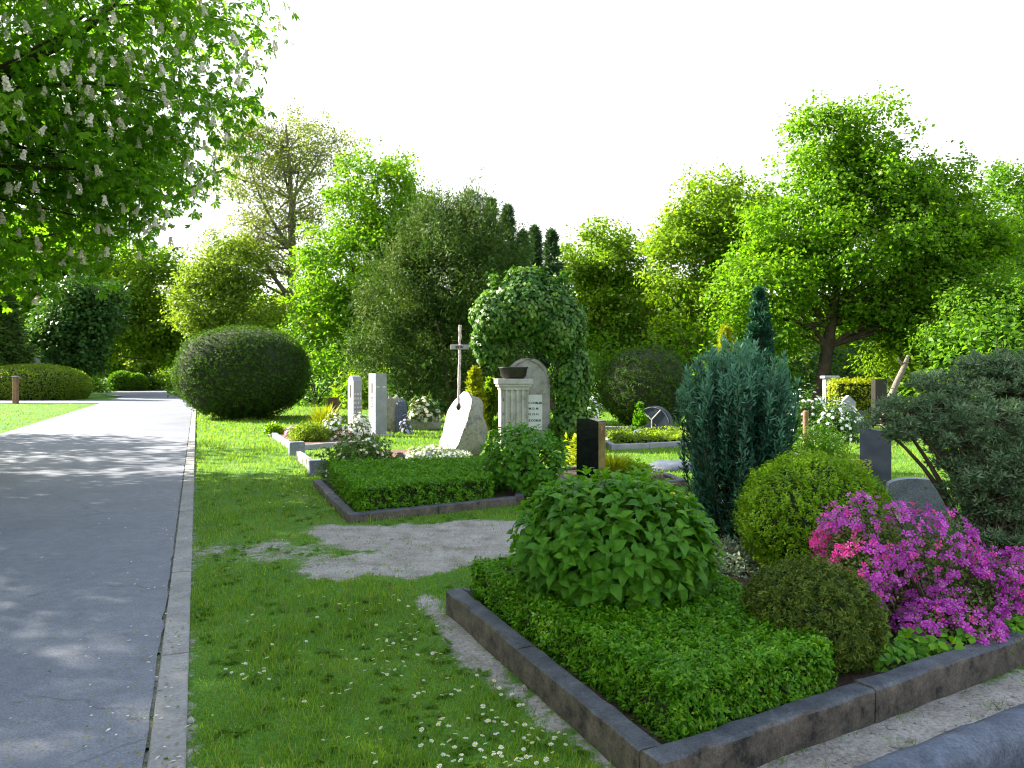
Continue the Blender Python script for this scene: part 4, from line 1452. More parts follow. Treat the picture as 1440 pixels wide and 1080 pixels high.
# ------------------------------------------------------------------ small planting helper
def scatter_plant(name, label, c, r, n, L, W, leaf, seed, blossom=None, nb=0, bs=.03, cat='plant', up=.5, zbase=0., group=None, stem='twig', upright=.4):
    """loose bush: leaves through a low dome, blooms on its skin"""
    rs = np.random.RandomState(seed)
    t = thing(name, label, cat, (c[0], c[1], zbase), 0, group)
    r = np.array(r, float)
    d = rdirs(n, rs)
    d[:, 2] = np.abs(d[:, 2])
    u = rs.uniform(.25, 1.05, (n, 1)) ** .6
    lump = 1 + .22 * np.sin(d[:, :1] * 7 + seed) * np.sin(d[:, 1:2] * 8 + 2 * seed)
    pos = d * r * u * lump
    tt = nrm(d * .7 + np.array([0, 0, upright]) + rs.normal(size=pos.shape) * .6)
    v, f = leaf_quads(pos, nrm(rs.normal(size=pos.shape) * .6 + d * .4 + np.array([0, 0, up])), tt, L * rs.uniform(.6, 1.3, n), W * rs.uniform(.7, 1.2, n))
    v[:, 2] = np.maximum(v[:, 2], .004)
    link('foliage', fast_mesh('foliage', v, f, M[leaf]), t)
    if nb:
        d = rdirs(nb, rs)
        d[:, 2] = np.abs(d[:, 2])
        lump = 1 + .22 * np.sin(d[:, :1] * 7 + seed) * np.sin(d[:, 1:2] * 8 + 2 * seed)
        pos = d * r * 1.04 * lump
        pos = np.repeat(pos, 5, 0)
        a = np.tile(np.arange(5) * 1.257, nb)
        dd = np.repeat(d, 5, 0)
        ref = nrm(np.cross(dd, [.3, .2, .9]))
        r2 = np.cross(dd, ref)
        tt = ref * np.cos(a)[:, None] + r2 * np.sin(a)[:, None] + dd * .4
        v, f = leaf_quads(pos, dd, tt, bs, bs * .8, curl=0)
        link('blooms', fast_mesh('blooms', v, f, M[blossom]), t)['kind'] = 'stuff'
    tb = Tubes()
    for k in range(14):
        e = rdirs(1, rs)[0]
        e[2] = abs(e[2]) + .2
        e = nrm(e) * r * .85
        tb.add(bezier((0, 0, 0), (e[0] * .3, e[1] * .3, e[2] * .6), e, 5), np.linspace(.012, .004, 5) * max(.5, r[2]), 4)
    link('stems', tb.mesh('stems', M[stem]), t)
    return t

def grass_tuft(name, label, c, h, r, n, mat, seed, zbase=0.):
    rs = np.random.RandomState(seed)
    t = thing(name, label, 'plant', (c[0], c[1], zbase))
    a = rs.uniform(0, 6.28, n)
    b = np.stack([np.cos(a), np.sin(a), np.zeros(n)], 1) * rs.uniform(0, r * .35, (n, 1))
    d = np.stack([np.cos(a), np.sin(a), np.zeros(n)], 1)
    hh = h * rs.uniform(.5, 1.1, (n, 1))
    sp = rs.uniform(.1, 1, (n, 1)) * r
    m = b + d * sp * .4 + np.array([0, 0, 1]) * hh * .65
    e = b + d * sp + np.array([0, 0, 1]) * hh * rs.uniform(.75, 1.0, (n, 1))
    s = np.stack([-np.sin(a), np.cos(a), np.zeros(n)], 1) * h * .018
    v = np.stack([b - s, b + s, m + s * .8, m - s * .8, e], 1).reshape(-1, 3)
    i = np.arange(n)[:, None] * 5
    f = np.concatenate([i + np.array([[0, 1, 2]]), i + np.array([[0, 2, 3]]), i + np.array([[3, 2, 4]])], 0)
    link('blades', fast_mesh('blades', v, f, M[mat]), t)
    return t

def text_part(name, body, size, mat, parent, loc, rot, depth=.003, align='CENTER'):
    cu = bpy.data.curves.new(name, 'FONT')
    cu.body = body
    cu.size = size
    cu.align_x = align
    cu.extrude = depth
    cu.offset = size * .03
    cu.resolution_u = 2
    o = bpy.data.objects.new(name, cu)
    COL.objects.link(o)
    bpy.context.view_layer.update()
    me = bpy.data.meshes.new_from_object(o.evaluated_get(bpy.context.evaluated_depsgraph_get()))
    bpy.data.objects.remove(o)
    bpy.data.curves.remove(cu)
    me.materials.clear()
    me.materials.append(M[mat])
    o = link(name, me, parent, loc)
    o.rotation_euler = rot
    return o

# ------------------------------------------------------------------ boulder with iron cross
def boulder():
    c = P(648, 640, 15.2)
    t = thing('boulder_gravestone', 'tall pale boulder gravestone with a smooth sunlit face', 'gravestone', (c[0], c[1], 0))
    v, f = blob_geo((0, 0, .55), (.49, .43, .70), 34, 26, .16, 2.2, 2.5, zmin=-.05)
    n = nrm(np.array([-.80, -.50, .33]))
    d = v @ n
    cut = np.dot(n, [0, 0, .58]) + .13
    over = d > cut
    v[over] -= np.outer(d[over] - cut, n)
    fa = np.array([over[q].all() for q in f])
    link('rough_stone', fast_mesh('rough_stone', v, f[~fa], M['boulder'], True), t)
    link('cut_face', fast_mesh('cut_face', v, f[fa], M['boulder_cut'], False), t)
    # carved marks on the face
    up = nrm(np.array([0, 0, 1.]) - n * n[2])
    sd = np.cross(up, n)
    o0 = n * (cut + .004)
    def on(u, w):
        return o0 + sd * u + up * w
    tb = Tubes()
    z0 = np.dot(up, [0, 0, .58])
    for a, b in (((-.06, -.02), (.0, -.07)), ((.0, -.07), (.07, .0)), ((.02, -.13), (.03, -.14))):
        tb.add([on(a[0], z0 + a[1] - .1), on(b[0], z0 + b[1] - .1)], [.007, .007], 5)
    link('carving', tb.mesh('carving', M['iron_rust']), t)
    # wrought iron cross let into the stone, standing free above it
    cb = P(645, 572, 14.9)
    x = thing('iron_cross', 'slender rusted iron cross standing in the pale boulder', 'cross', (cb[0], cb[1], cb[2]))
    H = P(0, 457, 14.9)[2] - cb[2]
    tb = Tubes()
    rs = np.random.RandomState(3)
    zz = np.linspace(0, H, 22)
    tb.add(np.stack([zz * .02 + rs.normal(size=22) * .004, rs.normal(size=22) * .004, zz], 1), .026 + rs.uniform(-.006, .008, 22), 7)
    link('upright', tb.mesh('upright', M['iron_rust']), x)
    zb = P(0, 488, 14.9)[2] - cb[2]
    v, f = box_geo((.02, -.03, zb - .045), (.36, .035, .09), .006)
    cross = link('crossbar', pymesh('crossbar', v, f, M['limestone']), x)
    text_part('lettering', 'IN RI', .07, 'letter_black', x, (.02, -.052, zb - .026), (math.pi / 2, 0, 0))
    v, f = blob_geo((0, -.02, .0), (.05, .05, .07), 10, 8, .1)
    link('socket', fast_mesh('socket', v, f, M['iron_dark'], True), x)
boulder()

# ------------------------------------------------------------------ ivy-grown monument
def monument():
    Y = 17.0
    c = P(722, 600, Y)
    rz = math.radians(12)
    t = thing('monument_gravestone', 'weathered limestone monument with fluted pilaster under the ivy', 'gravestone', (c[0], Y, 0), rz)
    s = Y / F
    H1 = P(0, 548, Y)[2]
    # fluted pilaster: scalloped front
    w, dp = .62, .30
    sec = []
    nf = 5
    for k in range(nf):
        x0 = -w / 2 + w * k / nf
        fw = w / nf
        sec += [(x0, -dp / 2), (x0 + fw * .18, -dp / 2), (x0 + fw * .35, -dp / 2 + .035), (x0 + fw * .65, -dp / 2 + .035), (x0 + fw * .82, -dp / 2)]
    sec += [(w / 2, -dp / 2), (w / 2, dp / 2), (-w / 2, dp / 2)]
    v = [(x, y, -.02) for x, y in sec] + [(x, y, H1) for x, y in sec]
    k = len(sec)
    f = [(i, (i + 1) % k, k + (i + 1) % k, k + i) for i in range(k)] + [tuple(range(k))[::-1], tuple(range(k, 2 * k))]
    link('pilaster', pymesh('pilaster', v, f, M['limestone']), t)
    # capital in three courses
    cap = [(.66, .34, .07), (.74, .40, .06), (.80, .46, .11)]
    z = H1
    for q, (a, b, h) in enumerate(cap):
        box('capital_course', (0, 0, z + .001), (a, b, h), M['limestone'], t, .012)
        z += h + .001
    # bowl planter on the capital
    prof = [(.0, 0), (.22, .0), (.28, .06), (.31, .22), (.34, .25), (.32, .26), (.28, .20), (0, .18)]
    vs, fs = [], []
    n = 20
    for r_, zz in prof:
        for i in range(n):
            a = 2 * math.pi * i / n
            vs.append((r_ * math.cos(a), r_ * .7 * math.sin(a), zz))
    for j in range(len(prof) - 1):
        for i in range(n):
            i2 = (i + 1) % n
            fs.append((j * n + i, j * n + i2, (j + 1) * n + i2, (j + 1) * n + i))
    co, sn = math.cos(rz), math.sin(rz)
    bowl = thing('planter_bowl', 'dark planter bowl standing on the fluted pilaster capital', 'planter', (c[0], Y - .02, z + .001))
    link('bowl', fast_mesh('bowl', vs, fs, M['iron_dark'], True), bowl)
    # arched slab at the right, with inscription panel
    ax, aw = .50, .62
    Ht = P(0, 503, Y)[2]
    pts = []
    for q in range(13):
        a = math.pi * q / 12
        pts.append((ax - .12 + .52 * math.cos(a), Ht - .62 + .62 * math.sin(a)))
    outline = [(ax + .40, -.02)] + pts + [(ax - .64, -.02)]
    k = len(outline)
    v = [(x, .24, z_) for x, z_ in outline] + [(x, .46, z_) for x, z_ in outline]
    f = [tuple(range(k)), tuple(range(k, 2 * k))[::-1]] + [((i + 1) % k, i, k + i, k + (i + 1) % k) for i in range(k)]
    link('arched_slab', pymesh('arched_slab', v, f, M['limestone']), t)
    # raised moulding round the arch
    tb = Tubes()
    tb.add([(x, .235, z_ - .03) for x, z_ in pts], [.05] * 13, 6)
    link('arch_moulding', tb.mesh('arch_moulding', M['limestone']), t)
    pz = P(0, 600, Y)[2]
    panel = box('inscription_panel', (ax + .015, .225, pz - .1), (.40, .02, .80), M['marble_panel'], t, .004)
    for q, (tx, yy) in enumerate((('FEC COBLER', 567), ('M. D. M.', 575), ('H. 13. H.', 583), ('DE COBLIS', 592))):
        text_part('lettering', tx, .068 if q in (0, 3) else .066, 'letter_black', panel, (ax + .015, .212, P(0, yy, Y)[2] - .03), (math.pi / 2, 0, 0))
    for q, yy in enumerate((563, 583)):
        text_part('lettering', 'SC'[q], .07, 'letter_black', t, (-w / 2 + .055, -dp / 2 - .003, P(0, yy, Y)[2]), (math.pi / 2, 0, 0))
    # ivy
    rs = np.random.RandomState(88)
    ivb = np.array([c[0] + .6, Y + .5, 0])
    iv = thing('ivy_thicket', 'ivy thicket arching over the limestone monument', 'ivy', tuple(ivb))
    lob = [(P(745, 435, 17.4), (.95, .75, .68)), (P(700, 445, 17.4), (.55, .6, .6)), (P(785, 460, 17.4), (.62, .7, .7)), (P(803, 530, 17.5), (.46, .6, .9)), (P(803, 600, 17.4), (.44, .5, .6)), (P(683, 480, 17.6), (.30, .35, .45)), (P(740, 405, 17.5), (.5, .5, .45)), (P(700, 490, 17.55), (.32, .35, .4)), (P(795, 640, 17.3), (.5, .5, .45))]
    PO, NO = [], []
    for cc, r in lob:
        p, n_ = shell_points(int(5200 * r[0] * r[2]) + 500, cc - ivb, r, 2., .16, 2., .03, rs)
        keep = np.ones(len(p), bool)
        for c2, r2 in lob:
            if c2 is not cc:
                keep &= (((p + ivb - c2) / np.array(r2)) ** 2).sum(1) > .7
        PO.append(p[keep] - n_[keep] * rs.uniform(-.05, .12, (keep.sum(), 1)))
        NO.append(n_[keep])
    p = np.concatenate(PO)
    n_ = np.concatenate(NO)
    m = len(p)
    v, f = leaf_quads(p, nrm(n_ + np.array([0, 0, .25]) + rs.normal(size=p.shape) * .35), nrm(np.array([0, 0, -1.]) + rs.normal(size=p.shape) * .7 + n_ * .4), .105 * rs.uniform(.6, 1.3, m), .095 * rs.uniform(.7, 1.2, m), widest=.35)
    link('leaves', fast_mesh('leaves', v, f, M['ivy']), iv)
    V, Fc, off = [], [], 0
    for cc, r in lob:
        v, f = blob_geo(cc - ivb, np.array(r) * .84, 18, 12, .2, 1.5, zmin=.0)
        V.append(v)
        Fc.append(f + off)
        off += len(v)
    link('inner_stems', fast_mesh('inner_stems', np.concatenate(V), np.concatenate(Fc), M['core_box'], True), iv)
    # upright fertile shoots on top
    V, Fc, off = [], [], 0
    for k in range(40):
        b = P(rs.uniform(690, 800), rs.uniform(392, 420), 17.3) - ivb
        nn_ = 16
        s_ = rs.uniform(0, 1, (nn_, 1))
        q = b + np.array([rs.normal() * .08, 0, .25]) * s_ + rs.normal(size=(nn_, 3)) * .05
        v, f = leaf_quads(q, rdirs(nn_, rs) + np.array([0, 0, .6]), rdirs(nn_, rs), .10, .08, widest=.35)
        V.append(v)
        Fc.append(f + off)
        off += len(v)
    link('shoots', fast_mesh('shoots', np.concatenate(V), np.concatenate(Fc), M['ivy']), iv)['kind'] = 'stuff'
monument()

# ------------------------------------------------------------------ grey steles
def stele(label, px, py_top, Y, wl, wr, rz, cap, seed):
    b = P(px, 600, Y)
    h = P(0, py_top, Y)[2]
    t = thing('stele_gravestone', label, 'gravestone', (b[0], Y, 0), rz)
    # local: narrow lit face looks to -x, broad face to -y
    a, d = wr / 2, wl / 2
    if cap:
        outl = [(-d, -.02), (d, -.02), (d, h - .16), (d * .55, h - .03), (0, h), (-d * .55, h - .03), (-d, h - .16)]
    else:
        outl = [(-d, -.02), (d, -.02), (d, h), (-d, h)]
    k = len(outl)
    v = [(-a, y, z) for y, z in outl] + [(a, y, z) for y, z in outl]
    f = [tuple(range(k))[::-1], tuple(range(k, 2 * k))] + [(i, (i + 1) % k, k + (i + 1) % k, k + i) for i in range(k)]
    body = link('shaft', pymesh('shaft', v, f, M['granite_grey']), t)
    # dark slot in the narrow face
    v, f = box_geo((-a - .001, .0, h - (.62 if cap else .52)), (.012, .045, .36 if cap else .26), .003)
    link('slot', pymesh('slot', v, f, M['letter_black']), t)
    return t, a, d, h
s1, a, d, h = stele('slim grey stele with pointed top, left of the taller square stele', 499, 528, 21.8, .36, .26, math.radians(38), True, 1)
for q in range(7):
    text_part('lettering', ['A M E', 'M A R', 'B I E', 'H A N', 'G E R', 'E L S', 'T O N'][q], .085, 'letter_light', s1, (-a + .02 + .0, -d - .002, h - .55 - q * .125), (math.pi / 2, 0, 0), align='LEFT')
s2, a, d, h = stele('tall square grey stele with a thin groove round its shaft', 531, 525, 20.3, .42, .32, math.radians(36), False, 2)
for q in (-.09, .09):
    v, f = box_geo((q, -d - .001, h - .37), (.09, .01, .025), .002)
    link('inlay', pymesh('inlay', v, f, M['letter_light']), s2)
text_part('lettering', 'R U H E', .08, 'granite_blue', s2, (-a - .002, .03, h - .62), (math.pi / 2, math.pi / 2, -math.pi / 2), align='LEFT')
b = P(531, 610, 20.3)
box('plinth', (0, 0, 0), (.62, .62, .05), M['limestone'], s2, .01)

# rough double rock behind the steles
c = P(558, 600, 21.4)
t = thing('rock_gravestone', 'split rough rock gravestone with blue-grey smooth front right of the steles', 'gravestone', (c[0], c[1], 0))
v, f = blob_geo((-.08, .1, .45), (.28, .22, .52), 18, 14, .35, 2.5, 3., zmin=-.02)
link('rough_rock', fast_mesh('rough_rock', v, f, M['boulder'], True), t)
v, f = blob_geo((.14, -.1, .40), (.15, .10, .50), 16, 14, .18, 3., 4., zmin=-.02)
link('smooth_rock', fast_mesh('smooth_rock', v, f, M['granite_blue'], False), t)
c = P(590, 605, 22.6)
t = thing('stone_trough', 'low rough stone trough planted with a cream flowering shrub', 'trough', (c[0], c[1], 0))
v, f = blob_geo((0, 0, .12), (.62, .28, .18), 20, 12, .15, 2., 6., zmin=-.02)
link('stone', fast_mesh('stone', v, f, M['boulder'], True), t)
scatter_plant('flowering_shrub', 'rounded shrub with cream tips above the stone trough', (c[0] + .12, c[1]), (.46, .38, .62), 1500, .16, .05, 'rose_leaf', 901, 'cream', 130, .07, zbase=.27, cat='shrub')
c = P(571, 590, 21.0)
scatter_plant('flowering_plant', 'small pale lavender flowers beside the split rock', (c[0], c[1]), (.16, .14, .42), 200, .08, .03, 'rose_leaf', 902, 'lavender', 40, .05)
# golden shrub between boulder and monument
for k, (px, py, Y, r_) in enumerate([(668, 530, 17.6, .25), (690, 545, 17.9, .28)]):
    c = P(px, py, Y)
    conifer('golden_conifer', ['golden conifer directly behind the iron cross boulder', 'golden conifer between boulder and fluted pilaster'][k], (c[0], Y), c[2] + .12, r_ * 1.3, 'gold' if k == 0 else 'lime', 5200, 905 + k, .12, up=1.1, W=.045, low=.02)

# ------------------------------------------------------------------ black polished gravestone
b = G(832, 690)
t = thing('black_gravestone', 'upright polished black granite gravestone with slanted top', 'gravestone', (b[0] + .0, 10.9, 0), math.radians(-32))
h = P(0, 588, 10.9)[2]
a, d = .17, .115
outl = [(-a, -.02), (a, -.02), (a, h - .035), (a * .1, h), (-a, h - .01)]
k = 5
# broad face looks left-front, narrow face right-front
v = [(x, -d, z) for x, z in outl] + [(x, d, z) for x, z in outl]
f = [tuple(range(k)), tuple(range(k, 2 * k))[::-1]] + [((i + 1) % k, i, k + i, k + (i + 1) % k) for i in range(k)]
link('slab', pymesh('slab', v, f, M['granite_black']), t)
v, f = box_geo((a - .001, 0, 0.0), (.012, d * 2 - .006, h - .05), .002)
link('gleam_face', pymesh('gleam_face', v, f, M['golden_gleam']), t)  # thin plate on the narrow side, golden reflected light put into its colour
for q in (-.02, .02):
    v, f = box_geo((a + .006, q, h - .17), (.006, .014, .07), .001)
    link('inlay', pymesh('inlay', v, f, M['copper']), t)
v, f = box_geo((0, 0, -.02), (.52, .28, .08), .01)
link('base', pymesh('base', v, f, M['granite_dark']), t)

# bed behind it with kerb, lime grass, lantern, yellow flowers
B3 = [(.85, 10.3), (.45, 12.6), (2.2, 13.3), (2.55, 11.2)]
grave_bed('grave bed with lime-green planting behind the black gravestone', B3, .10, .10, [1, 2, 2, 2], 'kerb', seed=31, soil_z=.05)
c = P(862, 660, 11.6)
grass_tuft('sedge_clump', 'lime-green sedge clump right behind the black gravestone', (c[0], c[1]), .42, .42, 700, 'gold', 911, .05)
scatter_plant('ground_cover', 'bright green ground cover beside the black gravestone', (c[0] + .15, c[1] + .2), (.5, .45, .26), 2600, .08, .035, 'boxball', 912, zbase=.05)
def lantern(label, loc, s=1.0, mat='copper', zb=0.):
    t = thing('grave_lantern', label, 'lantern', (loc[0], loc[1], zb))
    box('base', (0, 0, 0), (.11 * s, .11 * s, .02 * s), M[mat], t, .003)
    for i in (-1, 1):
        for j in (-1, 1):
            box('post', (i * .042 * s, j * .042 * s, .021 * s), (.012 * s, .012 * s, .13 * s), M[mat], t, .001)
    box('candle', (0, 0, .021 * s), (.055 * s, .055 * s, .09 * s), M['limestone'], t, .006 * s)
    v = [(-.06 * s, -.06 * s, .152 * s), (.06 * s, -.06 * s, .152 * s), (.06 * s, .06 * s, .152 * s), (-.06 * s, .06 * s, .152 * s), (-.02 * s, -.02 * s, .20 * s), (.02 * s, -.02 * s, .20 * s), (.02 * s, .02 * s, .20 * s), (-.02 * s, .02 * s, .20 * s)]
    link('roof', pymesh('roof', v, [(3, 2, 1, 0), (4, 5, 6, 7), (0, 1, 5, 4), (1, 2, 6, 5), (2, 3, 7, 6), (3, 0, 4, 7)], M['iron_dark']), t)
    return t
c = G(892, 682)
lantern('small brass grave lantern right of the black gravestone', (c[0], 9.95), .95)
c = P(935, 690, 9.6)
scatter_plant('flowering_plant', 'patch of yellow flowers left of the cypress bush', (c[0], 9.75), (.42, .3, .16), 900, .06, .03, 'lime', 913, 'yellow', 260, .035, cat='flowers')
BY = [(1.35, 9.25), (1.25, 9.5), (2.55, 9.95), (2.7, 9.7)]
kb = thing('grave_kerb', 'low pale kerb strip in front of the yellow flowers', 'kerb')
kerb_run(kb, (1.5, 9.05), (2.9, 9.6), .09, .09, 2, 'concrete', seed=77)

# round wheel-like gravestone
def round_stone():
    Y = 20.0
    c = P(920, 611, Y)
    t = thing('round_gravestone', 'dark round gravestone with a pale forked branch relief', 'gravestone', (c[0], Y, 0), math.radians(-28))
    r = .47
    th = .13
    zc = P(0, 571, Y)[2] - r
    n = 36
    pts = []
    for q in range(n + 1):
        a = -math.pi * .18 + (math.pi * 1.36) * q / n
        pts.append((r * math.cos(a), zc + r * math.sin(a)))
    outl = [(r * .92, -.02)] + pts + [(-r * .92, -.02)]
    k = len(outl)
    v = [(x, -th, z) for x, z in outl] + [(x, th, z) for x, z in outl]
    f = [tuple(range(k)), tuple(range(k, 2 * k))[::-1]] + [((i + 1) % k, i, k + i, k + (i + 1) % k) for i in range(k)]
    link('disc', pymesh('disc', v, f, M['granite_dark']), t)
    tb = Tubes()
    for a, b in (((-.02, -.1), (-.02, .12)), ((-.02, .12), (-.27, .33)), ((-.02, .12), (.22, .38)), ((-.13, .21), (-.3, .15))):
        tb.add([(a[0], -th - .004, zc + a[1]), (b[0], -th - .004, zc + b[1])], [.022, .018], 6)
    link('branch_relief', tb.mesh('branch_relief', M['limestone']), t)
    tb = Tubes()
    tb.add([(x * .93, -th - .002, zc + (z - zc) * .93) for x, z in pts[6:-6]], [.016] * (len(pts) - 12), 6)
    link('rim_relief', tb.mesh('rim_relief', M['granite_blue']), t)
    text_part('lettering', 'M. ELS', .09, 'letter_light', t, (.12, -th - .001, zc - .12), (math.pi / 2, 0, 0))
    return t
round_stone()
B4 = [G(858, 633), (2.2, 22.3), (5.3, 22.0), (4.9, 17.6)]
grave_bed('grave bed with low ground cover in front of the round gravestone', B4, .13, .12, [2, 2, 2, 3], 'granite_grey', seed=41, soil_z=.05)
box_block('ground_cover', 'low fresh green ground cover before the round gravestone', [inset_pt(B4, .06, .06), inset_pt(B4, .45, .08), inset_pt(B4, .45, .92), inset_pt(B4, .06, .92)], .04, .19, 9000, .09, .045, 921, leaf='olive', rough=.05, cat='plant')
c = P(899, 596, 19.2)
conifer('dwarf_conifer', 'tiny green pointed conifer beside the round gravestone', (c[0], 19.2), .85, .2, 'box', 1800, 922, .1, up=1., W=.04)
c = P(900, 610, 18.4)
v, f = blob_geo((0, 0, .12), (.2, .16, .16), 12, 8, .2, 3., zmin=0)
tag(link('field_stone', fast_mesh('field_stone', v, f, M['granite_blue'], True), None, (c[0], 18.4, .04)), 'small blue-grey stone lying before the round gravestone', 'stone')
c = G(956, 660)
v, f = blob_geo((0, 0, .02), (.55, .4, .12), 14, 8, .2, 2., 3., zmin=0)
tag(link('stone_slab', fast_mesh('stone_slab', v, f, M['granite_blue'], True), None, (c[0], c[1], 0)), 'flat grey stone slab on the grass left of the cypress bush', 'stone')
c = P(826, 575, 19.0)
scatter_plant('flowering_shrub', 'dark shrub with pale blossoms at the right foot of the ivy', (c[0], 19.0), (.42, .4, 1.0), 1800, .09, .05, 'darkgreen', 923, 'white', 160, .045, cat='shrub')
c = P(838, 640, 13.0)
scatter_plant('fern_plant', 'yellow-green leafy plant in the gap beside the ivy foot', (c[0] - .15, 13.4), (.35, .3, .62), 800, .14, .05, 'gold', 924)

# ------------------------------------------------------------------ planting round the box block
c = P(505, 642, 12.0)
scatter_plant('rose_bush', 'loose rose bush with pale buds at the corner of the box block', (c[0], 12.1), (.62, .5, .62), 4200, .07, .04, 'rose_leaf', 931, 'cream', 90, .03, cat='shrub')
c = P(615, 640, 13.9)
scatter_plant('ground_cover', 'white-edged ground cover at the foot of the pale boulder', (c[0] - .05, 13.9), (.62, .5, .24), 5200, .055, .03, 'silver', 932, 'white', 420, .03, zbase=.06, cat='flowers')
c = G(576, 650)
lantern('dark grave lantern with a cross beside the white ground cover', (c[0], 13.1), 1.5, 'iron_dark')
soil4 = [G(515, 655), G(600, 648), G(600, 632), G(520, 634)]
sheet('soil', soil4, .006, M['soil_red'])
# left bed with tufts before the steles
B5 = [G(410, 634), G(372, 607), (-4.0, 22.6), (-2.8, 16.4)]
B5[3] = G(520, 626)
grave_bed('grave bed planted with tufts and flowers in front of the grey steles', B5, .12, .11, [2, 1, 1, 3], 'granite_grey', 'soil_red', 51, soil_z=.06)
c = P(436, 612, 18.2)
scatter_plant('grass_tuft', 'round olive tuft in the bed before the steles', (c[0], c[1]), (.48, .4, .38), 3000, .14, .02, 'olive', 941, upright=1.2, zbase=.06)
c = P(452, 590, 19.0)
grass_tuft('sedge_clump', 'tall yellow-green sedge behind the olive tuft', (c[0], c[1] + .3), .85, .5, 420, 'gold', 942, .06)
c = P(413, 602, 19.5)
scatter_plant('flowering_plant', 'pink flowering cushion in the bed beside the topiary dome', (c[0], c[1]), (.2, .2, .22), 350, .07, .03, 'rose_leaf', 943, 'pink', 90, .06, zbase=.06, cat='flowers')
c = P(385, 602, 20.2)
scatter_plant('ground_cover', 'fresh lime-green cushion at the left end of the stele bed', (c[0], c[1]), (.24, .22, .26), 900, .09, .04, 'boxball', 944, zbase=.06)
for k, (px, py) in enumerate([(470, 596), (505, 600)]):
    c = P(px, py, 18.6)
    scatter_plant('flowering_shrub', ['white-flowered rounded shrub left of the pointed stele', 'white-flowered shrub at the foot of the pointed stele'][k], (c[0], 18.6), (.32, .3, .52), 700, .08, .035, 'rose_leaf', 946 + k, 'white', 120, .05, zbase=.06, cat='shrub')
# granite corner posts and gravel strip along the next plot
for k, (px, py, Y, h) in enumerate([(417, 640, 15.0, .34), (447, 668, 12.6, .32)]):
    c = G(px, py)
    t = thing('corner_block', ['small granite corner block by the stele bed', 'blue-grey granite corner block left of the rose bush'][k], 'stone block', (c[0], c[1], 0), math.radians(24))
    box('block', (0, 0, -.02), (.30, .22, h - .05), M['granite_weathered'], t, .012)
a, b = np.array(G(404, 640)), np.array(G(436, 674))
pk = thing('grave_kerb', 'pale low kerb stone joining the two granite corner blocks', 'kerb')
kerb_run(pk, G(441, 662), G(420, 646), .10, .16, 2, 'limestone', seed=61)

# posts
def post(label, px, py, Y, h, w, extra=False):
    c = P(px, py, Y)
    t = thing('wooden_post', label, 'post', (c[0], Y, 0))
    v, f = box_geo((0, 0, -.05), (w, w, h + .05), .02)
    link('shaft', pymesh('shaft', v, f, M['wood_post']), t)
    if extra:
        box('cap', (0, 0, h + .001), (w * 1.15, w * 1.15, .05), M['granite_grey'], t, .01)
        v, f = box_geo((.12, 0, h - .12), (.5, .05, .05), .005)
        link('arm', pymesh('arm', v, f, M['wood_post']), t)
    return t
post('slim brown wooden post with a short arm on the left verge', 22, 567, 42, 1.45, .24, True)
post('squat brown wooden post left of the pointed stele', 469, 580, 30, .72, .36)
# house-shaped stone box over the low dome
c = P(46, 500, 52)
t = thing('stone_marker', 'house-shaped stone marker with pale roof above the low clipped dome', 'marker', (c[0], 52.0, 0))
box('pillar', (0, 0, -.02), (.5, .5, 2.05), M['boulder'], t, .02)
v, f = [(-.36, -.3, 2.03), (.36, -.3, 2.03), (.36, .3, 2.03), (-.36, .3, 2.03), (-.30, -.3, 2.62), (.10, -.3, 2.75), (.36, -.3, 2.45), (-.30, .3, 2.62), (.10, .3, 2.75), (.36, .3, 2.45)], [(3, 2, 1, 0), (0, 1, 6, 5, 4), (2, 3, 7, 8, 9), (0, 4, 7, 3), (1, 2, 9, 6), (4, 5, 8, 7), (5, 6, 9, 8)]
link('roof_box', pymesh('roof_box', v, f, M['grey_roof']), t)

# ------------------------------------------------------------------ right background: stones, hedge, dead trunk
c = P(1268, 548, 24)
t = thing('dead_trunk', 'bare leaning dead trunk above the juniper', 'dead tree', (P(1240, 0, 24)[0], 24, 0))
tb = Tubes()
b0 = np.array([P(1240, 0, 24)[0], 24, 0])
pts = [P(1244, 600, 24) - b0, P(1252, 560, 24) - b0, P(1262, 535, 24) - b0, P(1272, 515, 24) - b0, P(1277, 500, 24) - b0]
pts[0] = np.array([0, 0, -.05])
tb.add(pts, [.14, .11, .09, .085, .05], 8)
rs = np.random.RandomState(6)
for q in range(14):
    p0 = pts[1] + (pts[4] - pts[1]) * rs.rand()
    tb.add([p0, p0 + np.array([rs.normal() * .16, rs.normal() * .1, .1 + rs.rand() * .2])], [.02, .006], 4)
tb.add([pts[3], P(1262, 503, 24) - b0], [.04, .015], 5)
link('trunk', tb.mesh('trunk', M['bark_pale']), t)
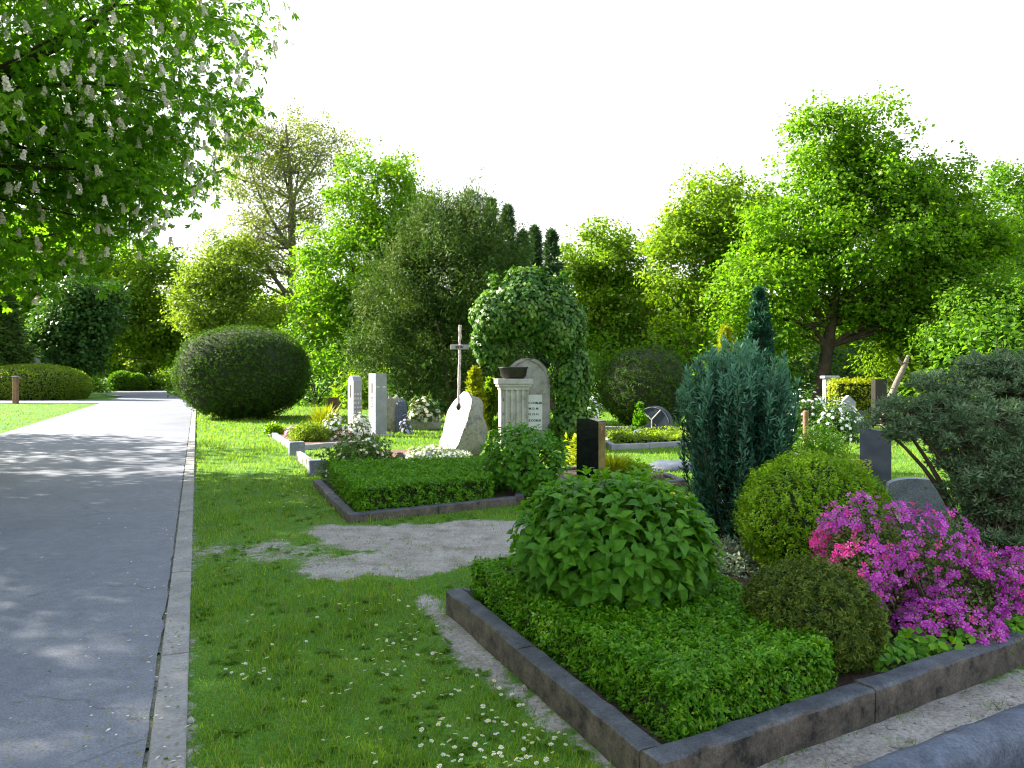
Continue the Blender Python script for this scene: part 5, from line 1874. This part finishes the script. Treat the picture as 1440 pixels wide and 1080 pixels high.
def slab_stone(name, label, px, pw, ptop, Y, th, mat, top='flat', rz=0., tilt=0.):
    c = P(px, 0, Y)
    w = pw * Y / F
    h = P(0, ptop, Y)[2]
    t = thing(name, label, 'gravestone', (c[0], Y, 0), rz)
    if top == 'round':
        outl = [(-w / 2, -.03), (w / 2, -.03)] + [(w / 2 * math.cos(a), h - w * .16 + w * .16 * math.sin(a)) for a in np.linspace(0, math.pi, 11)]
    elif top == 'slant':
        outl = [(-w / 2, -.03), (w / 2, -.03), (w / 2, h - .08), (-w / 2, h)]
    elif top == 'gable':
        outl = [(-w / 2, -.03), (w / 2, -.03), (w / 2, h - .2), (0, h), (-w / 2, h - .2)]
    else:
        outl = [(-w / 2, -.03), (w / 2, -.03), (w / 2, h), (-w / 2, h)]
    k = len(outl)
    e = .012
    cx = sum(x for x, z in outl) / k
    v = [(x, -th / 2 + 0, z) for x, z in outl] + [(x, th / 2, z) for x, z in outl]
    f = [tuple(range(k)), tuple(range(k, 2 * k))[::-1]] + [((i + 1) % k, i, k + i, k + (i + 1) % k) for i in range(k)]
    link('slab', pymesh('slab', v, f, M[mat]), t)
    return t, w, h
slab_stone('gravestone', 'weathered grey gravestone with curved top behind the azalea', 1288, 74, 672, 7.6, .14, 'granite_weathered', 'round', math.radians(-18))
slab_stone('gravestone', 'dark blue-grey upright gravestone left of the juniper', 1231, 40, 600, 10.6, .16, 'granite_dark', 'slant', math.radians(-25))
slab_stone('gravestone', 'small grey stone end showing between cypress bush and box ball', 1084, 34, 655, 7.9, .12, 'granite_weathered', 'flat', math.radians(10))
slab_stone('gravestone', 'pale grey pillar gravestone beside the maple trunk', 1167, 16, 532, 27, .3, 'granite_grey', 'flat')
box('cap', (0, 0, P(0, 532, 27)[2]), (.55, .42, .09), M['grey_roof'], bpy.data.objects['gravestone.003'], .02)
slab_stone('gravestone', 'small pointed grey gravestone below the yellow hedge', 1192, 19, 556, 24, .2, 'granite_grey', 'gable')
tr_, w_, h_ = slab_stone('gravestone', 'low dark gravestone with a white plate right of the pointed stone', 1204, 22, 578, 21.5, .25, 'granite_dark', 'flat')
v, f = box_geo((.05, -.13, h_ - .28), (.2, .012, .13), .003)
link('plate', pymesh('plate', v, f, M['marble_panel']), tr_)
slab_stone('gravestone', 'tall dark pillar gravestone right of the yellow hedge', 1236, 16, 533, 25, .3, 'iron_dark', 'flat')
c = P(1205, 555, 26)
box_block('golden_hedge', 'clipped golden-yellow hedge between the pillar gravestones', [(c[0] - .75, 25.7), (c[0] + .75, 25.7), (c[0] + .75, 26.5), (c[0] - .75, 26.5)], 0, P(0, 538, 26)[2], 5200, .12, .06, 961, leaf='gold', rough=.08)
c = P(1140, 580, 19)
scatter_plant('flowering_shrub', 'white-flowering shrub right of the cypress bush, before the maple trunk', (c[0], 19.2), (.85, .6, 1.15), 2600, .1, .05, 'darkgreen', 962, 'white', 150, .05, cat='shrub')
c = P(1178, 580, 18.4)
scatter_plant('flowering_shrub', 'second white-flowering shrub nearer the pointed gravestone', (c[0], 18.4), (.5, .45, .95), 1500, .1, .05, 'darkgreen', 963, 'white', 110, .05, cat='shrub')
c = P(1150, 615, 12.5)
scatter_plant('feathery_shrub', 'loose feathery green shrub behind the box ball', (c[0], 12.5), (.55, .5, .78), 3600, .12, .018, 'midgreen', 964, cat='shrub')
c = P(1115, 635, 10.5)
scatter_plant('leafy_shrub', 'brownish low shrub between cypress bush and box ball', (c[0], 10.5), (.36, .35, .55), 1300, .07, .04, 'rose_leaf', 965, 'pink', 30, .03, cat='shrub')
c = P(1195, 640, 9.4)
scatter_plant('leafy_shrub', 'golden low shrub just left of the dark blue-grey gravestone', (c[0], 9.4), (.32, .3, .62), 1500, .06, .035, 'gold', 966, cat='shrub')
c = P(1020, 772, 6.1)
scatter_plant('ground_cover', 'silvery variegated ground cover between hydrangea and box ball', (c[0] + .05, 6.15), (.36, .36, .20), 3200, .035, .02, 'silver', 967, zbase=.1)
post('brown wooden post behind the feathery shrub', 1133, 600, 16.5, .85, .10)
# ivy trailing over the near bed's right kerb
rs = np.random.RandomState(970)
t = thing('ivy_trail', 'low ivy trailing over the kerb beneath the azalea', 'ivy', (2.35, 4.25, .1))
m = 420
s = rs.uniform(0, 1, m)
pos = np.stack([-.45 + s * 1.15, -.22 + s * .55 + rs.normal(size=m) * .07, rs.uniform(.0, .12, m)], 1)
v, f = leaf_quads(pos, np.array([0, -.5, .8]) + rs.normal(size=(m, 3)) * .35, rdirs(m, rs) + np.array([0, -.3, -.1]), .05 * rs.uniform(.7, 1.3, m), .045, widest=.35)
link('leaves', fast_mesh('leaves', v, f, M['box']), t)
# undergrowth that closes the gaps under the trees
spots = [(445, 520, 40, 1.9), (590, 540, 31, 1.1), (520, 545, 36, 1.2), (850, 520, 40, 1.8), (980, 500, 38, 2.4), (1060, 510, 36, 1.8), (1110, 520, 38, 1.8), (1320, 520, 30, 1.9), (1400, 520, 26, 1.9), (1010, 540, 30, 1.2), (870, 470, 44, 2.6), (930, 450, 44, 2.5), (240, 535, 74, 1.4), (120, 540, 66, 1.5), (20, 520, 58, 2.2), (300, 520, 52, 2.0), (1190, 515, 40, 1.7), (1270, 540, 36, 1.3)]
names_ = ['behind the stele bed', 'at the right foot of the yew', 'at the left foot of the yew', 'left of the dark yew dome', 'behind the cypress bush', 'right of the narrow cypress', 'left of the maple trunk', 'behind the juniper top', 'above the juniper at the right edge', 'right of the dark yew dome', 'below the lime tree', 'above the dark yew dome', 'beyond the far path bend', 'behind the twin clipped balls', 'behind the slim wooden post', 'left of the great yew dome', 'right of the maple trunk', 'under the weeping tree']
for k, ((px, py, Y, r_), nm) in enumerate(zip(spots, names_)):
    c = P(px, py, Y)
    top = max(1.2, c[2] + r_ * .9)
    scatter_plant('wild_shrub', 'leafy shrub of the undergrowth ' + nm, (c[0], Y), (r_ * 1.5, r_ * .9, top), 1900, .26, .15, ['midgreen', 'darkgreen', 'lime', 'midgreen', 'maple'][k % 5], 1000 + k, cat='shrub', group='undergrowth below the trees')

# ------------------------------------------------------------------ grass, daisies, gravel
def lawn_grass():
    rs = np.random.RandomState(1234)
    N = 330000
    Y = np.exp(rs.uniform(math.log(2.3), math.log(46), N))
    X = rs.uniform(-.80, .80, N) * Y
    ok = X > path_right(Y) - .02 - .05 * np.clip(vnoise(X, Y, 5.), 0, 1) + rs.normal(size=N) * .02
    ok |= (X < path_right(Y) - 5.3) & (Y < 41.5)
    for Q in (B1, B2, B3, B4, B5):
        ok &= poly_sdf(X, Y, Q) > .005
    ok &= poly_sdf(X, Y, soil4) > 0
    dk_ = poly_sdf(X, Y, [tuple(k1 - dk * .9 + np.array([dk[1], -dk[0]]) * .1), tuple(k2 + dk * 1.6 + np.array([dk[1], -dk[0]]) * .1), tuple(k2 + dk * 1.6 - np.array([dk[1], -dk[0]]) * .1), tuple(k1 - dk * .9 - np.array([dk[1], -dk[0]]) * .1)])
    ok &= dk_ > .01
    bm = bare_mask(X, Y)
    ok &= rs.uniform(0, 1, N) > np.clip(bm * 1.08, 0, .985)
    X, Y, bm = X[ok], Y[ok], bm[ok]
    n = len(X)
    far = np.clip(Y / 5.0, .8, 6.)
    tuft = .5 + .5 * vnoise(X, Y, 2.2) + .35 * vnoise(X, Y, 8.)
    h = (.022 + .048 * np.clip(tuft, 0, 1.4) ** 1.4) * rs.uniform(.5, 1.35, n) * (1 - .6 * bm) * far ** .3
    w = .0030 * far ** 1.0 * rs.uniform(.7, 1.3, n)
    a = rs.uniform(0, 6.28, n)
    lean = rs.uniform(.1, .9, n) * h
    b = np.stack([X, Y, np.full(n, -.006)], 1)
    d = np.stack([np.cos(a), np.sin(a), np.zeros(n)], 1)
    a2 = a + rs.normal(size=n) * .8 + 1.57
    s = np.stack([np.cos(a2), np.sin(a2), np.zeros(n)], 1) * w[:, None]
    up = np.array([0, 0, 1.])
    m_ = b + d * (lean * .35)[:, None] + up * (h * .62)[:, None]
    e = b + d * lean[:, None] + up * h[:, None]
    v = np.stack([b - s, b + s, m_ + s * .75, m_ - s * .75, e], 1).reshape(-1, 3)
    near = Y < 7.0
    i = np.flatnonzero(near)[:, None] * 5
    j = np.flatnonzero(~near)[:, None] * 5
    dryb = (rs.rand(n) < .05 + .25 * bm).astype(int)
    f = np.concatenate([np.concatenate([i + np.array([[0, 1, 2]]), i + np.array([[0, 2, 3]]), i + np.array([[3, 2, 4]])], 1).reshape(-1, 3), j + np.array([[0, 1, 4]])])
    me = fast_mesh('grass', v, f, [M['grass'], M['dry']], False, np.concatenate([np.repeat(dryb[near], 3), dryb[~near]]))
    o = link('grass', me)
    o['kind'] = 'stuff'
    tag(o, 'short lawn grass between the path and the grave beds', 'grass')
lawn_grass()

def daisy_mesh(seed):
    rs = np.random.RandomState(seed)
    v, f, mi = [], [], []
    z = .062
    for k in range(9):
        a = k * 2 * math.pi / 9
        b = len(v)
        dz = rs.uniform(-.001, .003)
        v += [(math.cos(a) * .003, math.sin(a) * .003, z), (math.cos(a - .24) * .012, math.sin(a - .24) * .012, z + .001 + dz), (math.cos(a) * .0145, math.sin(a) * .0145, z + dz), (math.cos(a + .24) * .012, math.sin(a + .24) * .012, z + .001 + dz)]
        f.append((b, b + 1, b + 2, b + 3))
        mi.append(0)
    b = len(v)
    v += [(math.cos(q * 1.047) * .005, math.sin(q * 1.047) * .005, z + .002) for q in range(6)] + [(0, 0, z + .005)]
    for q in range(6):
        f.append((b + q, b + (q + 1) % 6, b + 6))
        mi.append(1)
    b = len(v)
    for zz, sx in ((-.008, .006), (z, 0)):
        v += [(sx + math.cos(q * 2.09) * .0012, math.sin(q * 2.09) * .0012, zz) for q in range(3)]
    for q in range(3):
        f.append((b + q, b + (q + 1) % 3, b + 3 + (q + 1) % 3, b + 3 + q))
        mi.append(2)
    me = pymesh('daisy', v, f, [M['white'], M['yellow'], M['grass']])
    me.polygons.foreach_set('material_index', np.array(mi, dtype=np.int32))
    return me
dm = [daisy_mesh(s) for s in range(3)]
rs = np.random.RandomState(55)
patches = [(770, 1050, 60, 40, 46), (700, 1010, 90, 60, 34), (620, 1000, 90, 50, 20), (480, 1010, 80, 40, 10), (600, 930, 90, 45, 36), (545, 885, 60, 35, 22), (345, 940, 45, 15, 12), (400, 890, 70, 30, 8), (520, 850, 60, 15, 10), (445, 690, 40, 12, 40), (430, 712, 50, 10, 16), (720, 960, 40, 40, 14), (660, 1060, 120, 25, 18)]
cnt = 0
for (px, py, sx, sy, n) in patches:
    for _ in range(n):
        x, y = px + rs.normal() * sx * .7, py + rs.normal() * sy * .7
        if y < 680 or y > 1120:
            continue
        X, Y = G(x, y, .05)
        if X < path_right(Y) + .08 or bare_mask(np.array([X]), np.array([Y]))[0] > .4 or min(float(poly_sdf(np.array([X]), np.array([Y]), Q)[0]) for Q in (B1, B2)) < .06:
            continue
        o = link('daisy', dm[cnt % 3], None, (X, Y, 0))
        o.rotation_euler = (rs.normal() * .22, rs.normal() * .22, rs.uniform(0, 6))
        o.scale = (rs.uniform(.6, .95),) * 3
        tag(o, 'small white daisy in the lawn beside the path', 'daisy', 'daisies in the lawn')
        cnt += 1

# loose stones on the gravel and the bare earth
def gravel():
    rs = np.random.RandomState(77)
    N = 60000
    Y = rs.uniform(2.0, 9.5, N)
    X = rs.uniform(-3, 4.5, N)
    bm = bare_mask(X, Y)
    ok = (bm > .45) & (rs.uniform(0, 1, N) < .45)
    for Q in (B1, B2):
        ok &= poly_sdf(X, Y, Q) > .01
    X, Y = X[ok], Y[ok]
    n = len(X)
    s = .0042 * np.exp(rs.normal(size=n) * .6)
    octa = np.array([[1, 0, 0], [0, 1, 0], [-1, 0, 0], [0, -1, 0], [0, 0, .7], [0, 0, -.7]])
    fc = np.array([[0, 1, 4], [1, 2, 4], [2, 3, 4], [3, 0, 4]])
    a = rs.uniform(0, 6.28, n)
    v = octa[None] * s[:, None, None] * rs.uniform(.6, 1.3, (n, 6, 1))
    x = v[..., 0] * np.cos(a)[:, None] - v[..., 1] * np.sin(a)[:, None]
    y = v[..., 0] * np.sin(a)[:, None] + v[..., 1] * np.cos(a)[:, None]
    v = np.stack([x + X[:, None], y + Y[:, None], v[..., 2] + .003 + vnoise(X, Y, 1.6)[:, None] * .006], -1)
    f = (fc[None] + (np.arange(n) * 6)[:, None, None]).reshape(-1, 3)
    o = link('gravel', fast_mesh('gravel', v.reshape(-1, 3), f, M['pebble']))
    o['kind'] = 'stuff'
    tag(o, 'fine loose gravel on the bare side path', 'gravel')
gravel()

def litter():
    """fallen bud scales, petals and dry leaves on path and verge"""
    rs = np.random.RandomState(99)
    N = 1500
    Y = np.exp(rs.uniform(math.log(2.6), math.log(20), N))
    X = path_right(Y) + np.where(rs.rand(N) < .55, -rs.exponential(.35, N), rs.uniform(-4.5, 1.2, N))
    for Q in (B1, B2):
        ok = poly_sdf(X, Y, Q) > .03
        X, Y = X[ok], Y[ok]
    n = len(X)
    on_path = X < path_right(Y)
    pos = np.stack([X, Y, np.where(on_path, .034, .03)], 1)
    v, f = leaf_quads(pos, np.array([0, 0, 1.]) + rs.normal(size=(n, 3)) * .12, rs.normal(size=(n, 3)) * np.array([1, 1, .05]), .022 * rs.uniform(.5, 1.5, n), .012, curl=-.05)
    v[:, 2] = np.maximum(v[:, 2], .024)
    o = link('leaf_litter', fast_mesh('leaf_litter', v, f, [M['dry'], M['rose_leaf'], M['candle']], False, rs.choice(3, n, p=[.6, .2, .2])))
    o['kind'] = 'stuff'
    tag(o, 'fallen leaf bits scattered over the path edge', 'litter')
litter()

def weeds():
    """small grass tufts on the sandy strips"""
    rs = np.random.RandomState(98)
    N = 5200
    c = np.array([(rs.uniform(.6, 4.0), rs.uniform(2.4, 4.6)) for _ in range(160)] + [(rs.uniform(-2.2, .6), rs.uniform(3.0, 8.4)) for _ in range(130)])
    k = rs.randint(len(c), size=N)
    X = c[k, 0] + rs.normal(size=N) * .03
    Y = c[k, 1] + rs.normal(size=N) * .03
    ok = bare_mask(X, Y) > .5
    for Q in (B1, B2):
        ok &= poly_sdf(X, Y, Q) > .01
    X, Y = X[ok], Y[ok]
    n = len(X)
    pos = np.stack([X, Y, np.zeros(n)], 1)
    v, f = leaf_quads(pos, rs.normal(size=(n, 3)), np.array([0, 0, .9]) + rs.normal(size=(n, 3)) * .6 * np.array([1, 1, .3]), .035 * rs.uniform(.4, 1.3, n), .004)
    v[:, 2] = np.maximum(v[:, 2], -.004)
    # broad-leaved rosettes in the lawn
    m = 520
    Yr = np.exp(rs.uniform(math.log(2.6), math.log(13), m))
    Xr = path_right(Yr) + rs.uniform(.05, 3.2, m)
    ok = bare_mask(Xr, Yr) < .6
    for Q in (B1, B2):
        ok &= poly_sdf(Xr, Yr, Q) > .05
    Xr, Yr = np.repeat(Xr[ok], 7), np.repeat(Yr[ok], 7)
    q = len(Xr)
    aa = rs.uniform(0, 6.28, q)
    v2, f2 = leaf_quads(np.stack([Xr, Yr, np.full(q, .012)], 1), np.array([0, 0, 1.]) + rs.normal(size=(q, 3)) * .25, np.stack([np.cos(aa), np.sin(aa), np.full(q, .45)], 1), .06 * rs.uniform(.5, 1.2, q), .024)
    f = np.concatenate([f, f2 + len(v)])
    v = np.concatenate([v, v2])
    mi = np.concatenate([np.zeros(n, int), np.ones(q, int)])
    o = link('weeds', fast_mesh('weeds', v, f, [M['grass'], M['midgreen']], False, mi))
    o['kind'] = 'stuff'
    tag(o, 'small weeds in the lawn and on the sandy strips', 'grass')
weeds()
